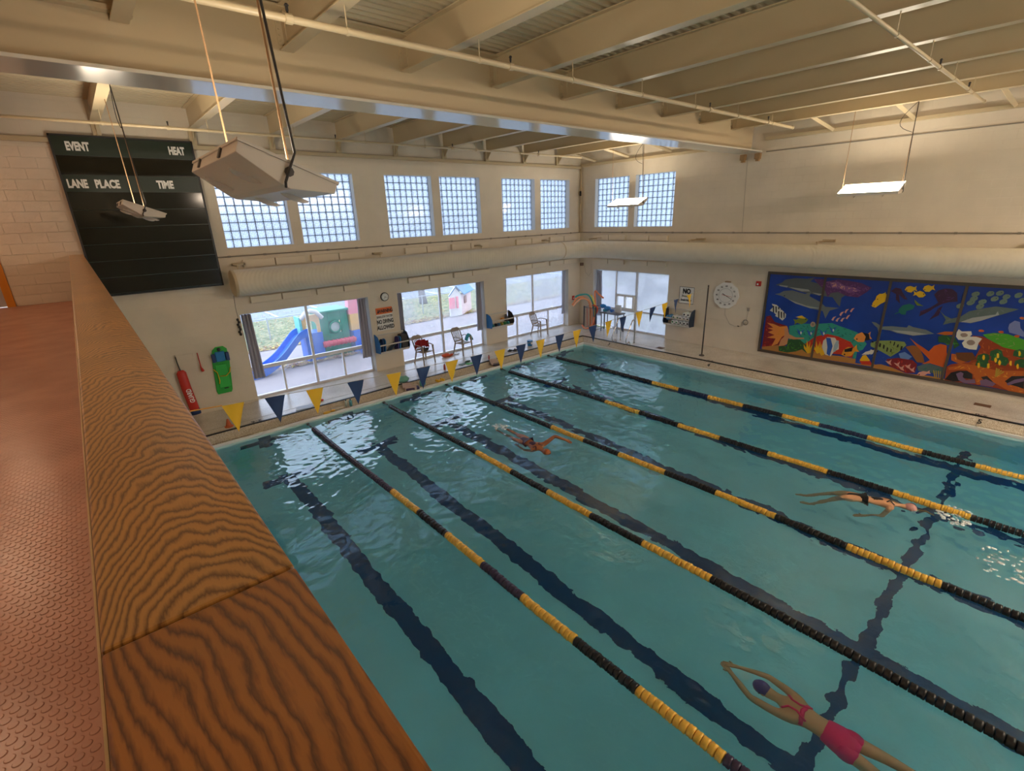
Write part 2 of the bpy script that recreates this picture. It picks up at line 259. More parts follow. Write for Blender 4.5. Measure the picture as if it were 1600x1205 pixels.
MURAL=[('maroon',[[6.34,1.32],[6.21,1.37],[6.07,1.18],[5.68,1.1],[5.63,0.97],[5.64,0.42],[6.34,0.26]]),
('sand',[[6.35,0.31],[5.87,0.45],[5.57,0.36],[5.16,0.54],[4.88,0.46],[4.55,0.38],[4.17,0.42],[3.87,0.42],[3.26,0.38],[3.22,0.26],[4.87,0.2],[6.33,0.17]]),
('teal',[[5.62,1.11],[5.27,1.23],[4.92,1.27],[4.48,1.36],[4.28,1.3],[4.03,1.24],[3.81,1.18],[3.53,0.89],[3.62,0.65],[3.73,0.41],[4.01,0.49],[4.21,0.68],[5.53,0.51]]),
('red',[[5.16,0.54],[4.86,0.89],[4.54,1.02],[4.26,0.99],[3.92,0.88],[3.78,0.69],[3.81,0.43],[4.12,0.47],[4.73,0.42]]),
('blue2',[[3.72,0.64],[3.55,0.73],[3.46,0.9],[3.2,0.85],[2.97,0.68],[3.12,0.44],[3.35,0.3],[3.71,0.29]]),
('dgreen',[[5.64,0.63],[5.47,0.73],[5.25,0.73],[5.05,0.59],[4.91,0.42],[5.01,0.35],[5.15,0.44],[5.32,0.34],[5.56,0.26],[5.81,0.27],[5.84,0.42],[5.59,0.47]]),
('grey',[[6.2,2.33],[6.02,2.42],[5.94,2.51],[5.65,2.58],[5.33,2.58],[5.13,2.63],[5.23,2.51],[4.85,2.43],[4.38,2.23],[4.22,2.35],[4.18,2.28],[4.36,2.11],[4.36,1.85],[4.47,1.96],[4.58,2.1],[5.0,2.13],[5.41,2.18],[5.82,2.28],[6.1,2.32]]),
('lgrey',[[5.82,2.3],[5.25,2.27],[5.19,2.22],[5.42,2.2],[5.6,2.24]]),
('lgrey',[[6.09,2.34],[5.83,2.33],[5.85,2.28],[6.07,2.31]]),
('lgrey',[[5.15,2.19],[4.84,2.17],[4.94,2.12]]),
('grey2',[[6.18,2.05],[6.04,2.09],[5.93,2.17],[5.69,2.21],[5.32,2.13],[5.16,2.22],[5.19,2.08],[4.85,1.92],[4.72,1.81],[4.37,1.82],[4.6,1.71],[4.67,1.47],[4.77,1.68],[5.11,1.72],[5.54,1.82],[5.8,1.94],[5.93,2.0]]),
('lgrey',[[5.77,1.93],[5.24,1.79],[4.83,1.75],[5.11,1.72],[5.54,1.82]]),
('k',[[5.87,2.03],[5.87,2.02],[5.88,2.01],[5.89,2.01],[5.9,2.01],[5.91,2.02],[5.91,2.03],[5.9,2.04],[5.89,2.04],[5.88,2.04]]),
('purple',[[5.16,2.59],[4.91,2.6],[4.79,2.54],[4.53,2.62],[4.26,2.6],[3.95,2.56],[3.69,2.45],[3.78,2.33],[3.96,2.16],[4.24,2.17],[4.47,2.27],[4.65,2.22],[4.71,2.09],[4.8,2.27],[5.06,2.49]]),
('violet',[[4.73,2.52],[4.52,2.56],[4.34,2.46],[4.08,2.42],[3.91,2.35],[4.2,2.26],[4.43,2.36],[4.65,2.37]]),
('white',[[6.26,1.52],[6.17,1.65],[6.23,1.74],[6.08,1.72],[5.94,1.61],[5.94,1.51],[6.02,1.39],[6.13,1.47]]),
('k',[[6.19,1.68],[6.15,1.68],[6.12,1.46],[6.16,1.48]]),
('k',[[6.11,1.67],[6.07,1.67],[6.04,1.47],[6.08,1.49]]),
('k',[[6.03,1.66],[5.99,1.66],[5.96,1.48],[6.0,1.5]]),
('white',[[6.08,1.37],[5.99,1.5],[6.05,1.59],[5.9,1.58],[5.76,1.46],[5.76,1.36],[5.84,1.25],[5.95,1.32]]),
('k',[[6.01,1.53],[5.97,1.54],[5.94,1.31],[5.98,1.33]]),
('k',[[5.93,1.52],[5.89,1.52],[5.86,1.32],[5.9,1.34]]),
('k',[[5.85,1.51],[5.81,1.51],[5.79,1.33],[5.82,1.35]]),
('olive',[[5.12,1.38],[5.22,1.44],[5.35,1.43],[5.44,1.33],[5.54,1.34],[5.48,1.26],[5.48,1.16],[5.41,1.24],[5.28,1.21],[5.17,1.28]]),
('k',[[5.17,1.39],[5.18,1.37],[5.2,1.36],[5.21,1.38],[5.2,1.4],[5.18,1.4]]),
('yellow',[[5.48,1.41],[5.31,1.48],[5.18,1.4],[5.29,1.39]]),
('orange',[[6.29,1.12],[6.09,1.11],[5.89,1.05],[5.68,1.1],[5.62,0.97],[5.67,0.83],[5.78,0.74],[5.88,0.49],[6.06,0.38],[5.96,0.65],[6.23,0.64],[6.01,0.76],[6.22,0.82],[6.07,0.91],[6.25,0.95],[6.08,0.99]]),
('skin',[[5.72,0.96],[5.63,0.97],[5.58,0.85],[5.38,0.78],[5.15,0.81],[5.14,0.77],[5.44,0.71],[5.59,0.72],[5.6,0.53],[5.68,0.47],[5.84,0.42],[5.8,0.64],[5.72,0.75]]),
('skin',[[5.62,0.97],[5.63,0.92],[5.67,0.89],[5.72,0.9],[5.75,0.96],[5.74,1.02],[5.7,1.05],[5.65,1.03]]),
('yellow',[[4.98,0.34],[5.1,0.48],[5.13,0.61],[5.04,0.5],[5.06,0.76],[4.98,0.54],[4.96,0.74],[4.94,0.51],[4.88,0.66],[4.9,0.38]]),
('yellow',[[4.72,0.38],[4.84,0.53],[4.87,0.66],[4.78,0.54],[4.81,0.8],[4.73,0.58],[4.7,0.79],[4.68,0.56],[4.63,0.7],[4.65,0.43]]),
('yellow',[[4.6,0.34],[4.71,0.49],[4.75,0.61],[4.66,0.5],[4.68,0.76],[4.61,0.54],[4.58,0.74],[4.56,0.51],[4.51,0.65],[4.52,0.39]]),
('white',[[4.62,0.8],[4.53,0.93],[4.33,0.94],[4.2,0.77],[4.18,0.62],[4.29,0.53],[4.35,0.37],[4.5,0.39],[4.62,0.6]]),
('blue3',[[4.56,0.91],[4.44,0.91],[4.35,0.68],[4.38,0.37],[4.47,0.43],[4.48,0.63]]),
('lblue',[[4.21,0.69],[4.24,0.58],[4.27,0.52],[4.31,0.52],[4.32,0.6],[4.32,0.71],[4.29,0.82],[4.26,0.88],[4.22,0.87],[4.21,0.8]]),
('blue3',[[5.39,1.06],[5.28,0.98],[5.17,1.07],[5.24,0.92],[5.26,0.85],[5.33,0.92]]),
('white',[[5.23,0.95],[5.24,0.91],[5.26,0.9],[5.28,0.94],[5.28,0.98],[5.25,0.99]]),
('blue3',[[5.11,1.08],[5.0,1.0],[4.9,1.1],[4.96,0.94],[4.98,0.87],[5.05,0.94]]),
('white',[[4.95,0.98],[4.96,0.93],[4.98,0.93],[5.0,0.97],[5.0,1.01],[4.97,1.01]]),
('blue3',[[4.77,1.13],[4.66,1.05],[4.56,1.15],[4.62,0.99],[4.64,0.93],[4.71,1.0]]),
('white',[[4.61,1.03],[4.62,0.99],[4.65,0.98],[4.66,1.02],[4.66,1.06],[4.63,1.06]]),
('blue3',[[4.54,1.26],[4.43,1.18],[4.33,1.28],[4.39,1.13],[4.41,1.06],[4.47,1.13]]),
('white',[[4.39,1.16],[4.39,1.12],[4.42,1.12],[4.43,1.15],[4.43,1.19],[4.4,1.19]]),
('tan',[[4.9,1.26],[4.91,1.21],[4.94,1.18],[4.98,1.17],[5.02,1.19],[5.04,1.24],[5.03,1.29],[5.0,1.33],[4.96,1.33],[4.92,1.31]]),
('tan2',[[4.94,1.26],[4.94,1.23],[4.95,1.21],[4.98,1.21],[5.0,1.22],[5.01,1.25],[5.0,1.27],[4.99,1.29],[4.97,1.29],[4.95,1.28]]),
('orange',[[3.87,0.99],[3.75,0.91],[3.62,0.93],[3.53,1.06],[3.43,1.04],[3.5,1.13],[3.5,1.25],[3.57,1.16],[3.71,1.2],[3.82,1.12]]),
('k',[[3.77,0.99],[3.77,0.97],[3.79,0.97],[3.81,0.98],[3.8,1.01],[3.78,1.01]]),
('k',[[3.69,1.2],[3.53,1.18],[3.48,1.02],[3.6,0.97],[3.59,1.09]]),
('gold',[[4.09,0.47],[3.97,0.43],[3.84,0.48],[3.77,0.63],[3.66,0.63],[3.74,0.71],[3.76,0.83],[3.82,0.72],[3.96,0.73],[4.06,0.62]]),
('k',[[3.99,0.5],[4.0,0.47],[4.02,0.47],[4.03,0.49],[4.03,0.51],[4.01,0.52]]),
('k',[[4.04,0.64],[3.84,0.74],[3.85,0.61],[4.02,0.56]]),
('pink',[[4.51,1.45],[4.47,1.54],[4.4,1.57],[4.44,1.51],[4.46,1.43]]),
('pink',[[4.4,1.44],[4.36,1.52],[4.29,1.55],[4.33,1.49],[4.35,1.41]]),
('pink',[[4.28,1.45],[4.24,1.54],[4.17,1.56],[4.21,1.51],[4.23,1.43]]),
('pink',[[4.16,1.54],[4.12,1.63],[4.06,1.66],[4.09,1.6],[4.12,1.52]]),
('pink',[[4.33,1.62],[4.3,1.7],[4.23,1.73],[4.26,1.67],[4.29,1.59]]),
('pink',[[4.22,1.71],[4.19,1.79],[4.12,1.82],[4.16,1.76],[4.18,1.68]]),
('pink',[[4.09,1.75],[4.05,1.84],[3.99,1.86],[4.02,1.81],[4.05,1.73]]),
('yellow',[[3.63,1.98],[3.55,1.97],[3.55,2.12],[3.44,2.19],[3.51,2.27],[3.39,2.33],[3.31,2.3],[3.26,2.26],[3.28,2.14],[3.41,2.04],[3.51,1.92],[3.57,1.94]]),
('k',[[3.31,2.28],[3.32,2.27],[3.33,2.27],[3.34,2.28],[3.33,2.29],[3.32,2.3]]),
('k',[[3.41,2.16],[3.42,2.15],[3.43,2.15],[3.44,2.16],[3.43,2.17],[3.42,2.17]]),
('white',[[3.6,0.56],[3.52,0.66],[3.33,0.77],[3.33,0.68],[3.43,0.6]]),
('yellow',[[3.62,0.39],[3.57,0.54],[3.5,0.58],[3.37,0.43],[3.49,0.36]]),
('red',[[3.62,0.37],[3.37,0.42],[3.28,0.31],[3.55,0.29]]),
('sand',[[3.34,0.31],[3.1,0.38],[2.85,0.34],[2.52,0.24],[2.01,0.28],[1.7,0.26],[1.69,0.19],[3.32,0.18]]),
('blue2',[[3.31,0.71],[2.92,0.72],[2.8,0.59],[2.99,0.46],[3.26,0.41]]),
('leafg',[[3.45,0.93],[3.31,1.02],[2.99,1.08],[2.71,1.09],[2.65,1.01],[2.79,0.78],[2.93,0.63],[3.17,0.74],[3.43,0.84]]),
('k',[[3.38,0.97],[3.39,0.95],[3.42,0.95],[3.43,0.96],[3.42,0.99],[3.4,0.99]]),
('k',[[3.2,0.86],[3.22,0.85],[3.24,0.87],[3.25,0.89],[3.23,0.9],[3.2,0.88]]),
('k',[[3.03,0.75],[3.05,0.76],[3.06,0.79],[3.05,0.81],[3.03,0.8],[3.02,0.77]]),
('k',[[2.92,0.94],[2.93,0.96],[2.93,0.99],[2.91,1.0],[2.9,0.98],[2.91,0.95]]),
('k',[[2.76,0.86],[2.76,0.89],[2.74,0.9],[2.72,0.89],[2.72,0.87],[2.74,0.85]]),
('k',[[3.34,0.95],[3.32,0.96],[3.3,0.95],[3.29,0.93],[3.3,0.92],[3.33,0.93]]),
('k',[[3.15,0.87],[3.13,0.87],[3.11,0.84],[3.11,0.82],[3.13,0.82],[3.15,0.85]]),
('k',[[3.01,1.06],[2.99,1.05],[2.99,1.01],[3.0,1.0],[3.02,1.02],[3.02,1.05]]),
('k',[[2.81,0.96],[2.81,0.94],[2.82,0.92],[2.84,0.92],[2.85,0.94],[2.83,0.96]]),
('k',[[3.33,0.73],[3.34,0.7],[3.36,0.7],[3.38,0.72],[3.37,0.74],[3.34,0.74]]),
('k',[[3.2,0.89],[3.22,0.89],[3.24,0.9],[3.25,0.93],[3.23,0.93],[3.2,0.92]]),
('k',[[3.03,0.79],[3.05,0.8],[3.06,0.83],[3.05,0.85],[3.03,0.84],[3.02,0.81]]),
('k',[[2.92,0.97],[2.93,0.99],[2.92,1.02],[2.91,1.03],[2.9,1.01],[2.9,0.98]]),
('k',[[2.76,0.89],[2.76,0.92],[2.74,0.93],[2.72,0.92],[2.72,0.9],[2.74,0.89]]),
('k',[[3.34,0.98],[3.32,0.99],[3.3,0.99],[3.29,0.97],[3.3,0.95],[3.33,0.96]]),
('k',[[3.15,0.91],[3.13,0.9],[3.11,0.88],[3.11,0.85],[3.13,0.86],[3.15,0.88]]),
('k',[[2.95,0.82],[2.94,0.8],[2.94,0.77],[2.95,0.76],[2.97,0.77],[2.97,0.8]]),
('k',[[2.81,1.0],[2.81,0.97],[2.82,0.95],[2.84,0.95],[2.85,0.97],[2.83,1.0]]),
('k',[[3.33,0.76],[3.34,0.74],[3.36,0.73],[3.38,0.75],[3.37,0.77],[3.34,0.77]]),
('k',[[3.2,0.93],[3.22,0.92],[3.24,0.94],[3.24,0.96],[3.23,0.97],[3.2,0.95]]),
('k',[[3.03,0.82],[3.05,0.83],[3.06,0.86],[3.05,0.88],[3.03,0.87],[3.02,0.84]]),
('k',[[2.92,1.0],[2.93,1.03],[2.92,1.06],[2.91,1.06],[2.9,1.04],[2.9,1.01]]),
('k',[[2.76,0.93],[2.76,0.95],[2.74,0.97],[2.72,0.96],[2.72,0.93],[2.74,0.92]]),
('k',[[3.29,0.73],[3.27,0.75],[3.24,0.74],[3.23,0.72],[3.25,0.7],[3.28,0.71]]),
('k',[[3.15,0.94],[3.13,0.94],[3.11,0.91],[3.11,0.89],[3.13,0.89],[3.15,0.92]]),
('k',[[2.95,0.85],[2.94,0.84],[2.94,0.8],[2.95,0.79],[2.96,0.81],[2.97,0.84]]),
('white',[[3.42,0.75],[3.33,0.74],[3.34,0.64],[3.39,0.6]]),
('brown',[[2.66,0.96],[2.51,1.03],[2.37,1.0],[2.24,0.76],[2.18,0.6],[2.34,0.59],[2.51,0.8]]),
('orangered',[[2.62,1.22],[2.46,1.1],[2.28,1.0],[2.16,0.92],[2.08,1.09],[1.97,1.16],[1.84,1.14],[1.81,0.97],[1.76,0.85],[1.78,0.56],[2.08,0.62],[2.24,0.56],[2.09,0.7],[2.25,0.85],[2.45,1.04]]),
('lblue2',[[2.77,0.75],[2.65,0.82],[2.47,0.72],[2.55,0.61],[2.71,0.63]]),
('maroon',[[3.01,0.55],[2.76,0.63],[2.44,0.63],[2.33,0.54],[2.33,0.3],[2.5,0.25],[2.9,0.36]]),
('pink',[[3.03,0.5],[2.95,0.49],[2.89,0.56],[2.9,0.46],[2.86,0.4],[2.95,0.43]]),
('pink',[[2.83,0.48],[2.75,0.47],[2.7,0.54],[2.71,0.44],[2.67,0.38],[2.75,0.41]]),
('pink',[[2.59,0.47],[2.52,0.46],[2.46,0.53],[2.47,0.43],[2.43,0.37],[2.52,0.4]]),
('pink',[[2.72,0.4],[2.64,0.39],[2.59,0.46],[2.6,0.36],[2.56,0.3],[2.64,0.32]]),
('pink',[[2.49,0.4],[2.41,0.39],[2.36,0.46],[2.37,0.36],[2.33,0.31],[2.41,0.33]]),
('slate',[[2.32,0.48],[2.12,0.61],[1.78,0.56],[1.72,0.37],[1.94,0.37],[2.27,0.37]]),
('pink',[[2.28,0.26],[2.21,0.24],[2.13,0.26],[2.07,0.33],[2.0,0.34],[2.04,0.38],[2.04,0.43],[2.09,0.38],[2.17,0.38],[2.25,0.33]]),
('k',[[2.22,0.27],[2.22,0.26],[2.24,0.25],[2.25,0.27],[2.24,0.28],[2.23,0.29]]),
('ochre',[[1.91,0.24],[1.98,0.46],[1.95,0.44],[1.89,0.25]]),
('ochre',[[1.88,0.25],[1.93,0.46],[1.91,0.45],[1.86,0.26]]),
('ochre',[[1.84,0.26],[1.88,0.45],[1.86,0.46],[1.82,0.26]]),
('ochre',[[1.8,0.27],[1.83,0.44],[1.82,0.47],[1.79,0.27]]),
('ochre',[[1.77,0.28],[1.78,0.44],[1.77,0.48],[1.76,0.28]]),
('grey2',[[3.53,1.53],[3.43,1.52],[3.27,1.43],[3.06,1.47],[2.73,1.48],[2.7,1.55],[2.6,1.51],[2.33,1.48],[2.14,1.4],[2.31,1.35],[2.56,1.28],[2.63,1.29],[2.91,1.3],[3.08,1.35],[3.28,1.35],[3.32,1.26],[3.37,1.38],[3.47,1.46]]),
('lgrey',[[3.04,1.36],[2.63,1.39],[2.27,1.37],[2.56,1.29],[2.91,1.32]]),
('yellow',[[3.55,2.14],[3.47,2.12],[3.39,2.15],[3.35,2.24],[3.29,2.25],[3.34,2.3],[3.36,2.37],[3.39,2.31],[3.48,2.31],[3.54,2.24]]),
('k',[[3.49,2.16],[3.49,2.14],[3.51,2.14],[3.52,2.16],[3.51,2.17],[3.5,2.17]]),
('yellow',[[3.59,1.94],[3.51,1.94],[3.44,2.0],[3.43,2.1],[3.37,2.13],[3.43,2.16],[3.46,2.23],[3.48,2.15],[3.56,2.13],[3.6,2.04]]),
('k',[[3.54,1.97],[3.54,1.96],[3.55,1.95],[3.56,1.97],[3.56,1.98],[3.54,1.98]]),
('yellow',[[2.96,2.46],[2.89,2.41],[2.81,2.4],[2.76,2.47],[2.69,2.44],[2.73,2.51],[2.73,2.58],[2.77,2.54],[2.86,2.57],[2.93,2.54]]),
('k',[[2.9,2.46],[2.91,2.44],[2.92,2.44],[2.93,2.45],[2.92,2.47],[2.91,2.47]]),
('yellow',[[2.5,2.36],[2.56,2.43],[2.64,2.46],[2.71,2.41],[2.77,2.45],[2.74,2.38],[2.76,2.32],[2.7,2.35],[2.63,2.29],[2.55,2.3]]),
('k',[[2.54,2.39],[2.54,2.37],[2.55,2.37],[2.56,2.38],[2.56,2.4],[2.55,2.4]]),
('yellow',[[2.59,2.51],[2.53,2.45],[2.45,2.45],[2.4,2.52],[2.34,2.5],[2.38,2.56],[2.38,2.64],[2.42,2.59],[2.5,2.62],[2.57,2.58]]),
('k',[[2.54,2.5],[2.54,2.49],[2.55,2.49],[2.56,2.5],[2.56,2.51],[2.54,2.51]]),
('dteal',[[2.99,1.94],[2.93,2.05],[2.79,2.11],[2.67,2.07],[2.69,1.98],[2.82,1.91],[2.82,1.81],[2.91,1.81],[2.96,1.85],[3.06,1.79],[3.05,1.82],[2.98,1.87]]),
('olive',[[2.71,2.23],[2.61,2.14],[2.49,2.08],[2.63,2.08],[2.69,2.16]]),
('plum',[[2.34,2.39],[2.28,2.5],[2.17,2.56],[2.02,2.56],[1.91,2.47],[1.86,2.26],[2.02,2.23],[2.13,2.18],[2.27,2.06],[2.34,1.97],[2.53,1.8],[2.53,1.94],[2.36,2.05],[2.22,2.2]]),
('plum',[[2.19,2.06],[2.12,2.13],[2.15,1.88],[2.32,1.73],[2.24,1.89]]),
('plum',[[3.25,2.4],[3.16,2.5],[3.04,2.48],[3.0,2.4],[2.85,2.21],[2.92,2.21],[3.06,2.33],[2.99,2.09],[3.1,2.19],[3.12,2.33]]),
('sage',[[1.5,2.51],[1.5,2.46],[1.55,2.42],[1.6,2.41],[1.64,2.44],[1.64,2.49],[1.59,2.53],[1.54,2.54]]),
('k',[[1.54,2.49],[1.54,2.48],[1.55,2.48],[1.55,2.5],[1.55,2.5]]),
('sage',[[1.51,2.4],[1.51,2.35],[1.55,2.31],[1.61,2.3],[1.65,2.33],[1.64,2.38],[1.6,2.43],[1.54,2.43]]),
('k',[[1.55,2.39],[1.55,2.38],[1.56,2.38],[1.56,2.39],[1.55,2.4]]),
('sage',[[1.54,2.3],[1.55,2.25],[1.59,2.2],[1.65,2.19],[1.69,2.23],[1.68,2.28],[1.64,2.32],[1.58,2.33]]),
('k',[[1.58,2.28],[1.59,2.27],[1.59,2.27],[1.6,2.28],[1.59,2.29]]),
('sage',[[1.72,2.2],[1.72,2.15],[1.77,2.1],[1.83,2.1],[1.86,2.13],[1.86,2.18],[1.81,2.22],[1.76,2.23]]),
('k',[[1.76,2.18],[1.76,2.17],[1.77,2.18],[1.77,2.19],[1.77,2.19]]),
('sage',[[1.25,2.54],[1.25,2.49],[1.29,2.45],[1.34,2.44],[1.38,2.47],[1.38,2.52],[1.34,2.57],[1.28,2.57]]),
('k',[[1.28,2.53],[1.29,2.52],[1.3,2.52],[1.3,2.53],[1.29,2.54]]),
('sage',[[1.09,2.57],[1.09,2.52],[1.13,2.48],[1.18,2.47],[1.22,2.5],[1.22,2.55],[1.18,2.59],[1.12,2.6]]),
('k',[[1.12,2.55],[1.13,2.54],[1.14,2.55],[1.14,2.56],[1.13,2.56]]),
('sage',[[1.15,2.43],[1.15,2.38],[1.19,2.34],[1.25,2.33],[1.28,2.36],[1.28,2.41],[1.24,2.45],[1.18,2.46]]),
('k',[[1.18,2.41],[1.19,2.4],[1.2,2.4],[1.2,2.41],[1.19,2.42]]),
('sage',[[0.96,2.49],[0.97,2.44],[1.01,2.4],[1.06,2.4],[1.09,2.43],[1.09,2.48],[1.05,2.52],[1.0,2.52]]),
('k',[[1.0,2.48],[1.0,2.47],[1.01,2.47],[1.01,2.48],[1.01,2.49]]),
('sage',[[0.99,2.38],[0.99,2.33],[1.03,2.29],[1.09,2.28],[1.12,2.31],[1.12,2.36],[1.08,2.4],[1.03,2.41]]),
('k',[[1.03,2.36],[1.03,2.35],[1.04,2.36],[1.04,2.37],[1.04,2.37]]),
('sage',[[1.34,2.34],[1.34,2.29],[1.39,2.25],[1.44,2.24],[1.48,2.27],[1.48,2.32],[1.43,2.36],[1.38,2.37]]),
('k',[[1.38,2.32],[1.38,2.31],[1.39,2.31],[1.39,2.33],[1.39,2.33]]),
('sage',[[1.36,2.23],[1.37,2.17],[1.41,2.13],[1.47,2.12],[1.5,2.15],[1.5,2.2],[1.46,2.25],[1.4,2.26]]),
('k',[[1.4,2.21],[1.41,2.2],[1.42,2.2],[1.42,2.21],[1.41,2.22]]),
('sage',[[0.77,2.55],[0.78,2.5],[0.81,2.46],[0.87,2.45],[0.9,2.48],[0.9,2.53],[0.86,2.57],[0.81,2.58]]),
('k',[[0.81,2.53],[0.81,2.52],[0.82,2.53],[0.82,2.54],[0.82,2.54]]),
('sage',[[0.69,2.43],[0.69,2.39],[0.73,2.35],[0.78,2.34],[0.81,2.37],[0.81,2.42],[0.77,2.46],[0.72,2.46]]),
('k',[[0.72,2.42],[0.73,2.41],[0.73,2.41],[0.74,2.42],[0.73,2.43]]),
('grey3',[[2.19,2.04],[2.03,1.89],[1.89,1.83],[1.73,1.9],[1.6,2.05],[1.37,2.15],[1.16,2.22],[0.76,2.2],[0.85,2.14],[1.09,2.0],[1.34,1.85],[1.52,1.76],[1.6,1.79],[1.89,1.72],[2.02,1.65],[1.99,1.79],[2.1,1.94]]),
('lgrey',[[1.7,1.77],[1.51,1.9],[1.12,2.03],[1.1,2.11],[1.06,2.03],[1.34,1.85],[1.52,1.77]]),
('rust',[[1.42,1.47],[1.22,1.47],[1.01,1.37],[0.82,1.27],[0.47,1.28],[0.23,0.2],[0.89,0.26],[1.7,0.23],[1.73,0.6],[1.66,0.68],[1.34,0.8],[1.26,0.92],[1.21,1.21]]),
('orange2',[[1.71,0.95],[1.43,0.95],[1.29,0.86],[1.47,0.74],[1.19,0.74],[0.79,0.69],[0.36,0.78],[0.24,0.23],[0.51,0.24],[0.76,0.37],[1.09,0.26],[1.18,0.5],[1.36,0.6],[1.67,0.52],[1.7,0.58],[1.46,0.7],[1.68,0.78]]),
('brown2',[[1.64,0.99],[1.33,1.05],[1.22,0.9],[1.4,0.79],[1.57,0.83]]),
('green',[[1.24,1.52],[1.06,1.59],[0.82,1.6],[0.52,1.51],[0.46,1.23],[0.64,1.25],[0.82,1.27],[1.01,1.37],[1.14,1.44]]),
('dgreen',[[2.05,1.34],[1.93,1.41],[1.72,1.36],[1.6,1.19],[1.7,1.06],[1.89,1.2],[2.02,1.2]]),
('blue2',[[1.84,1.15],[1.73,1.22],[1.66,0.96],[1.75,0.94]]),
('orange2',[[2.1,1.41],[1.95,1.49],[1.77,1.51],[1.73,1.44],[1.93,1.4]]),
('white',[[1.72,1.5],[1.7,1.59],[1.63,1.54],[1.46,1.57],[1.43,1.49],[1.51,1.34],[1.65,1.32],[1.71,1.39]]),
('white',[[1.57,1.25],[1.49,1.43],[1.34,1.45],[1.23,1.42],[1.27,1.3],[1.27,1.13],[1.4,1.12],[1.51,1.15]]),
('tan2',[[1.5,1.47],[1.51,1.43],[1.54,1.41],[1.59,1.4],[1.62,1.42],[1.64,1.44],[1.64,1.48],[1.61,1.5],[1.56,1.51],[1.52,1.49]]),
('tan2',[[1.33,1.3],[1.34,1.26],[1.37,1.23],[1.42,1.22],[1.46,1.24],[1.49,1.28],[1.48,1.32],[1.45,1.35],[1.4,1.36],[1.36,1.34]]),
('periwinkle',[[0.84,1.74],[0.84,1.84],[0.77,1.93],[0.68,1.91],[0.64,1.77],[0.56,1.68],[0.54,1.57],[0.66,1.61],[0.8,1.64]]),
('orangered',[[1.23,1.61],[1.24,1.59],[1.28,1.58],[1.32,1.58],[1.34,1.61],[1.32,1.63],[1.29,1.64],[1.25,1.63]]),
('orangered',[[0.89,1.63],[0.9,1.61],[0.93,1.6],[0.97,1.61],[0.99,1.63],[0.98,1.65],[0.94,1.66],[0.91,1.66]]),
('orangered',[[0.61,1.58],[0.62,1.55],[0.65,1.54],[0.69,1.55],[0.7,1.57],[0.69,1.59],[0.66,1.6],[0.62,1.6]]),
('orangered',[[0.61,2.0],[0.62,1.98],[0.66,1.97],[0.69,1.98],[0.71,2.0],[0.7,2.02],[0.67,2.03],[0.63,2.02]]),
('dgreen',[[1.22,1.0],[1.12,1.07],[1.03,1.05],[0.99,0.95],[1.03,0.84],[1.13,0.87],[1.22,0.88]]),
('dgreen',[[0.98,1.04],[0.88,1.12],[0.79,1.09],[0.75,0.99],[0.8,0.89],[0.9,0.91],[0.97,0.92]]),
('dgreen',[[0.87,0.98],[0.78,1.06],[0.69,1.03],[0.65,0.94],[0.69,0.83],[0.79,0.85],[0.87,0.86]]),
('dgreen',[[0.63,1.22],[0.54,1.28],[0.45,1.26],[0.41,1.17],[0.45,1.07],[0.55,1.09],[0.62,1.1]]),
('dgreen',[[1.21,0.86],[1.11,0.94],[1.02,0.92],[0.98,0.81],[1.02,0.71],[1.13,0.73],[1.21,0.74]]),
('dgreen',[[0.56,0.99],[0.47,1.06],[0.39,1.04],[0.35,0.94],[0.39,0.84],[0.48,0.86],[0.55,0.88]]),
('dgreen',[[1.02,1.14],[0.92,1.22],[0.83,1.19],[0.79,1.09],[0.84,0.99],[0.94,1.01],[1.01,1.02]]),
('yellow',[[1.08,0.97],[1.08,0.92],[1.09,0.9],[1.11,0.91],[1.13,0.96],[1.13,1.01],[1.12,1.03],[1.1,1.02]]),
('yellow',[[1.13,0.76],[1.12,0.71],[1.14,0.68],[1.16,0.7],[1.17,0.75],[1.18,0.8],[1.16,0.82],[1.14,0.8]]),
('yellow',[[0.85,1.06],[0.84,1.01],[0.86,0.99],[0.88,1.0],[0.89,1.05],[0.9,1.1],[0.88,1.12],[0.86,1.1]]),
('yellow',[[0.78,0.9],[0.78,0.85],[0.79,0.82],[0.81,0.84],[0.83,0.89],[0.83,0.93],[0.82,0.96],[0.8,0.94]]),
('yellow',[[0.86,0.95],[0.86,0.9],[0.87,0.88],[0.89,0.89],[0.91,0.94],[0.91,0.99],[0.9,1.01],[0.88,0.99]]),
('yellow',[[0.6,0.92],[0.59,0.87],[0.6,0.85],[0.62,0.87],[0.64,0.91],[0.64,0.96],[0.63,0.98],[0.61,0.97]]),
('yellow',[[0.5,1.18],[0.5,1.13],[0.51,1.11],[0.53,1.12],[0.54,1.17],[0.55,1.21],[0.54,1.24],[0.52,1.22]]),
('yellow',[[0.47,0.87],[0.46,0.82],[0.47,0.8],[0.49,0.81],[0.51,0.86],[0.51,0.91],[0.5,0.93],[0.48,0.91]]),
('yellow',[[0.96,0.78],[0.95,0.73],[0.97,0.71],[0.99,0.72],[1.0,0.77],[1.01,0.82],[0.99,0.84],[0.97,0.83]]),
('k',[[1.7,0.26],[1.62,0.46],[1.49,0.54],[1.33,0.57],[1.22,0.51],[1.19,0.38],[1.35,0.37],[1.37,0.28],[1.53,0.24]]),
('k',[[0.62,0.46],[0.53,0.61],[0.33,0.66],[0.27,0.35],[0.39,0.38],[0.54,0.4]]),
('k',[[1.05,0.47],[0.95,0.52],[0.75,0.34],[0.9,0.31]]),
('mauve',[[1.52,0.45],[1.44,0.52],[1.38,0.49],[1.38,0.4],[1.3,0.33],[1.15,0.39],[1.11,0.29],[1.32,0.24],[1.44,0.3]]),
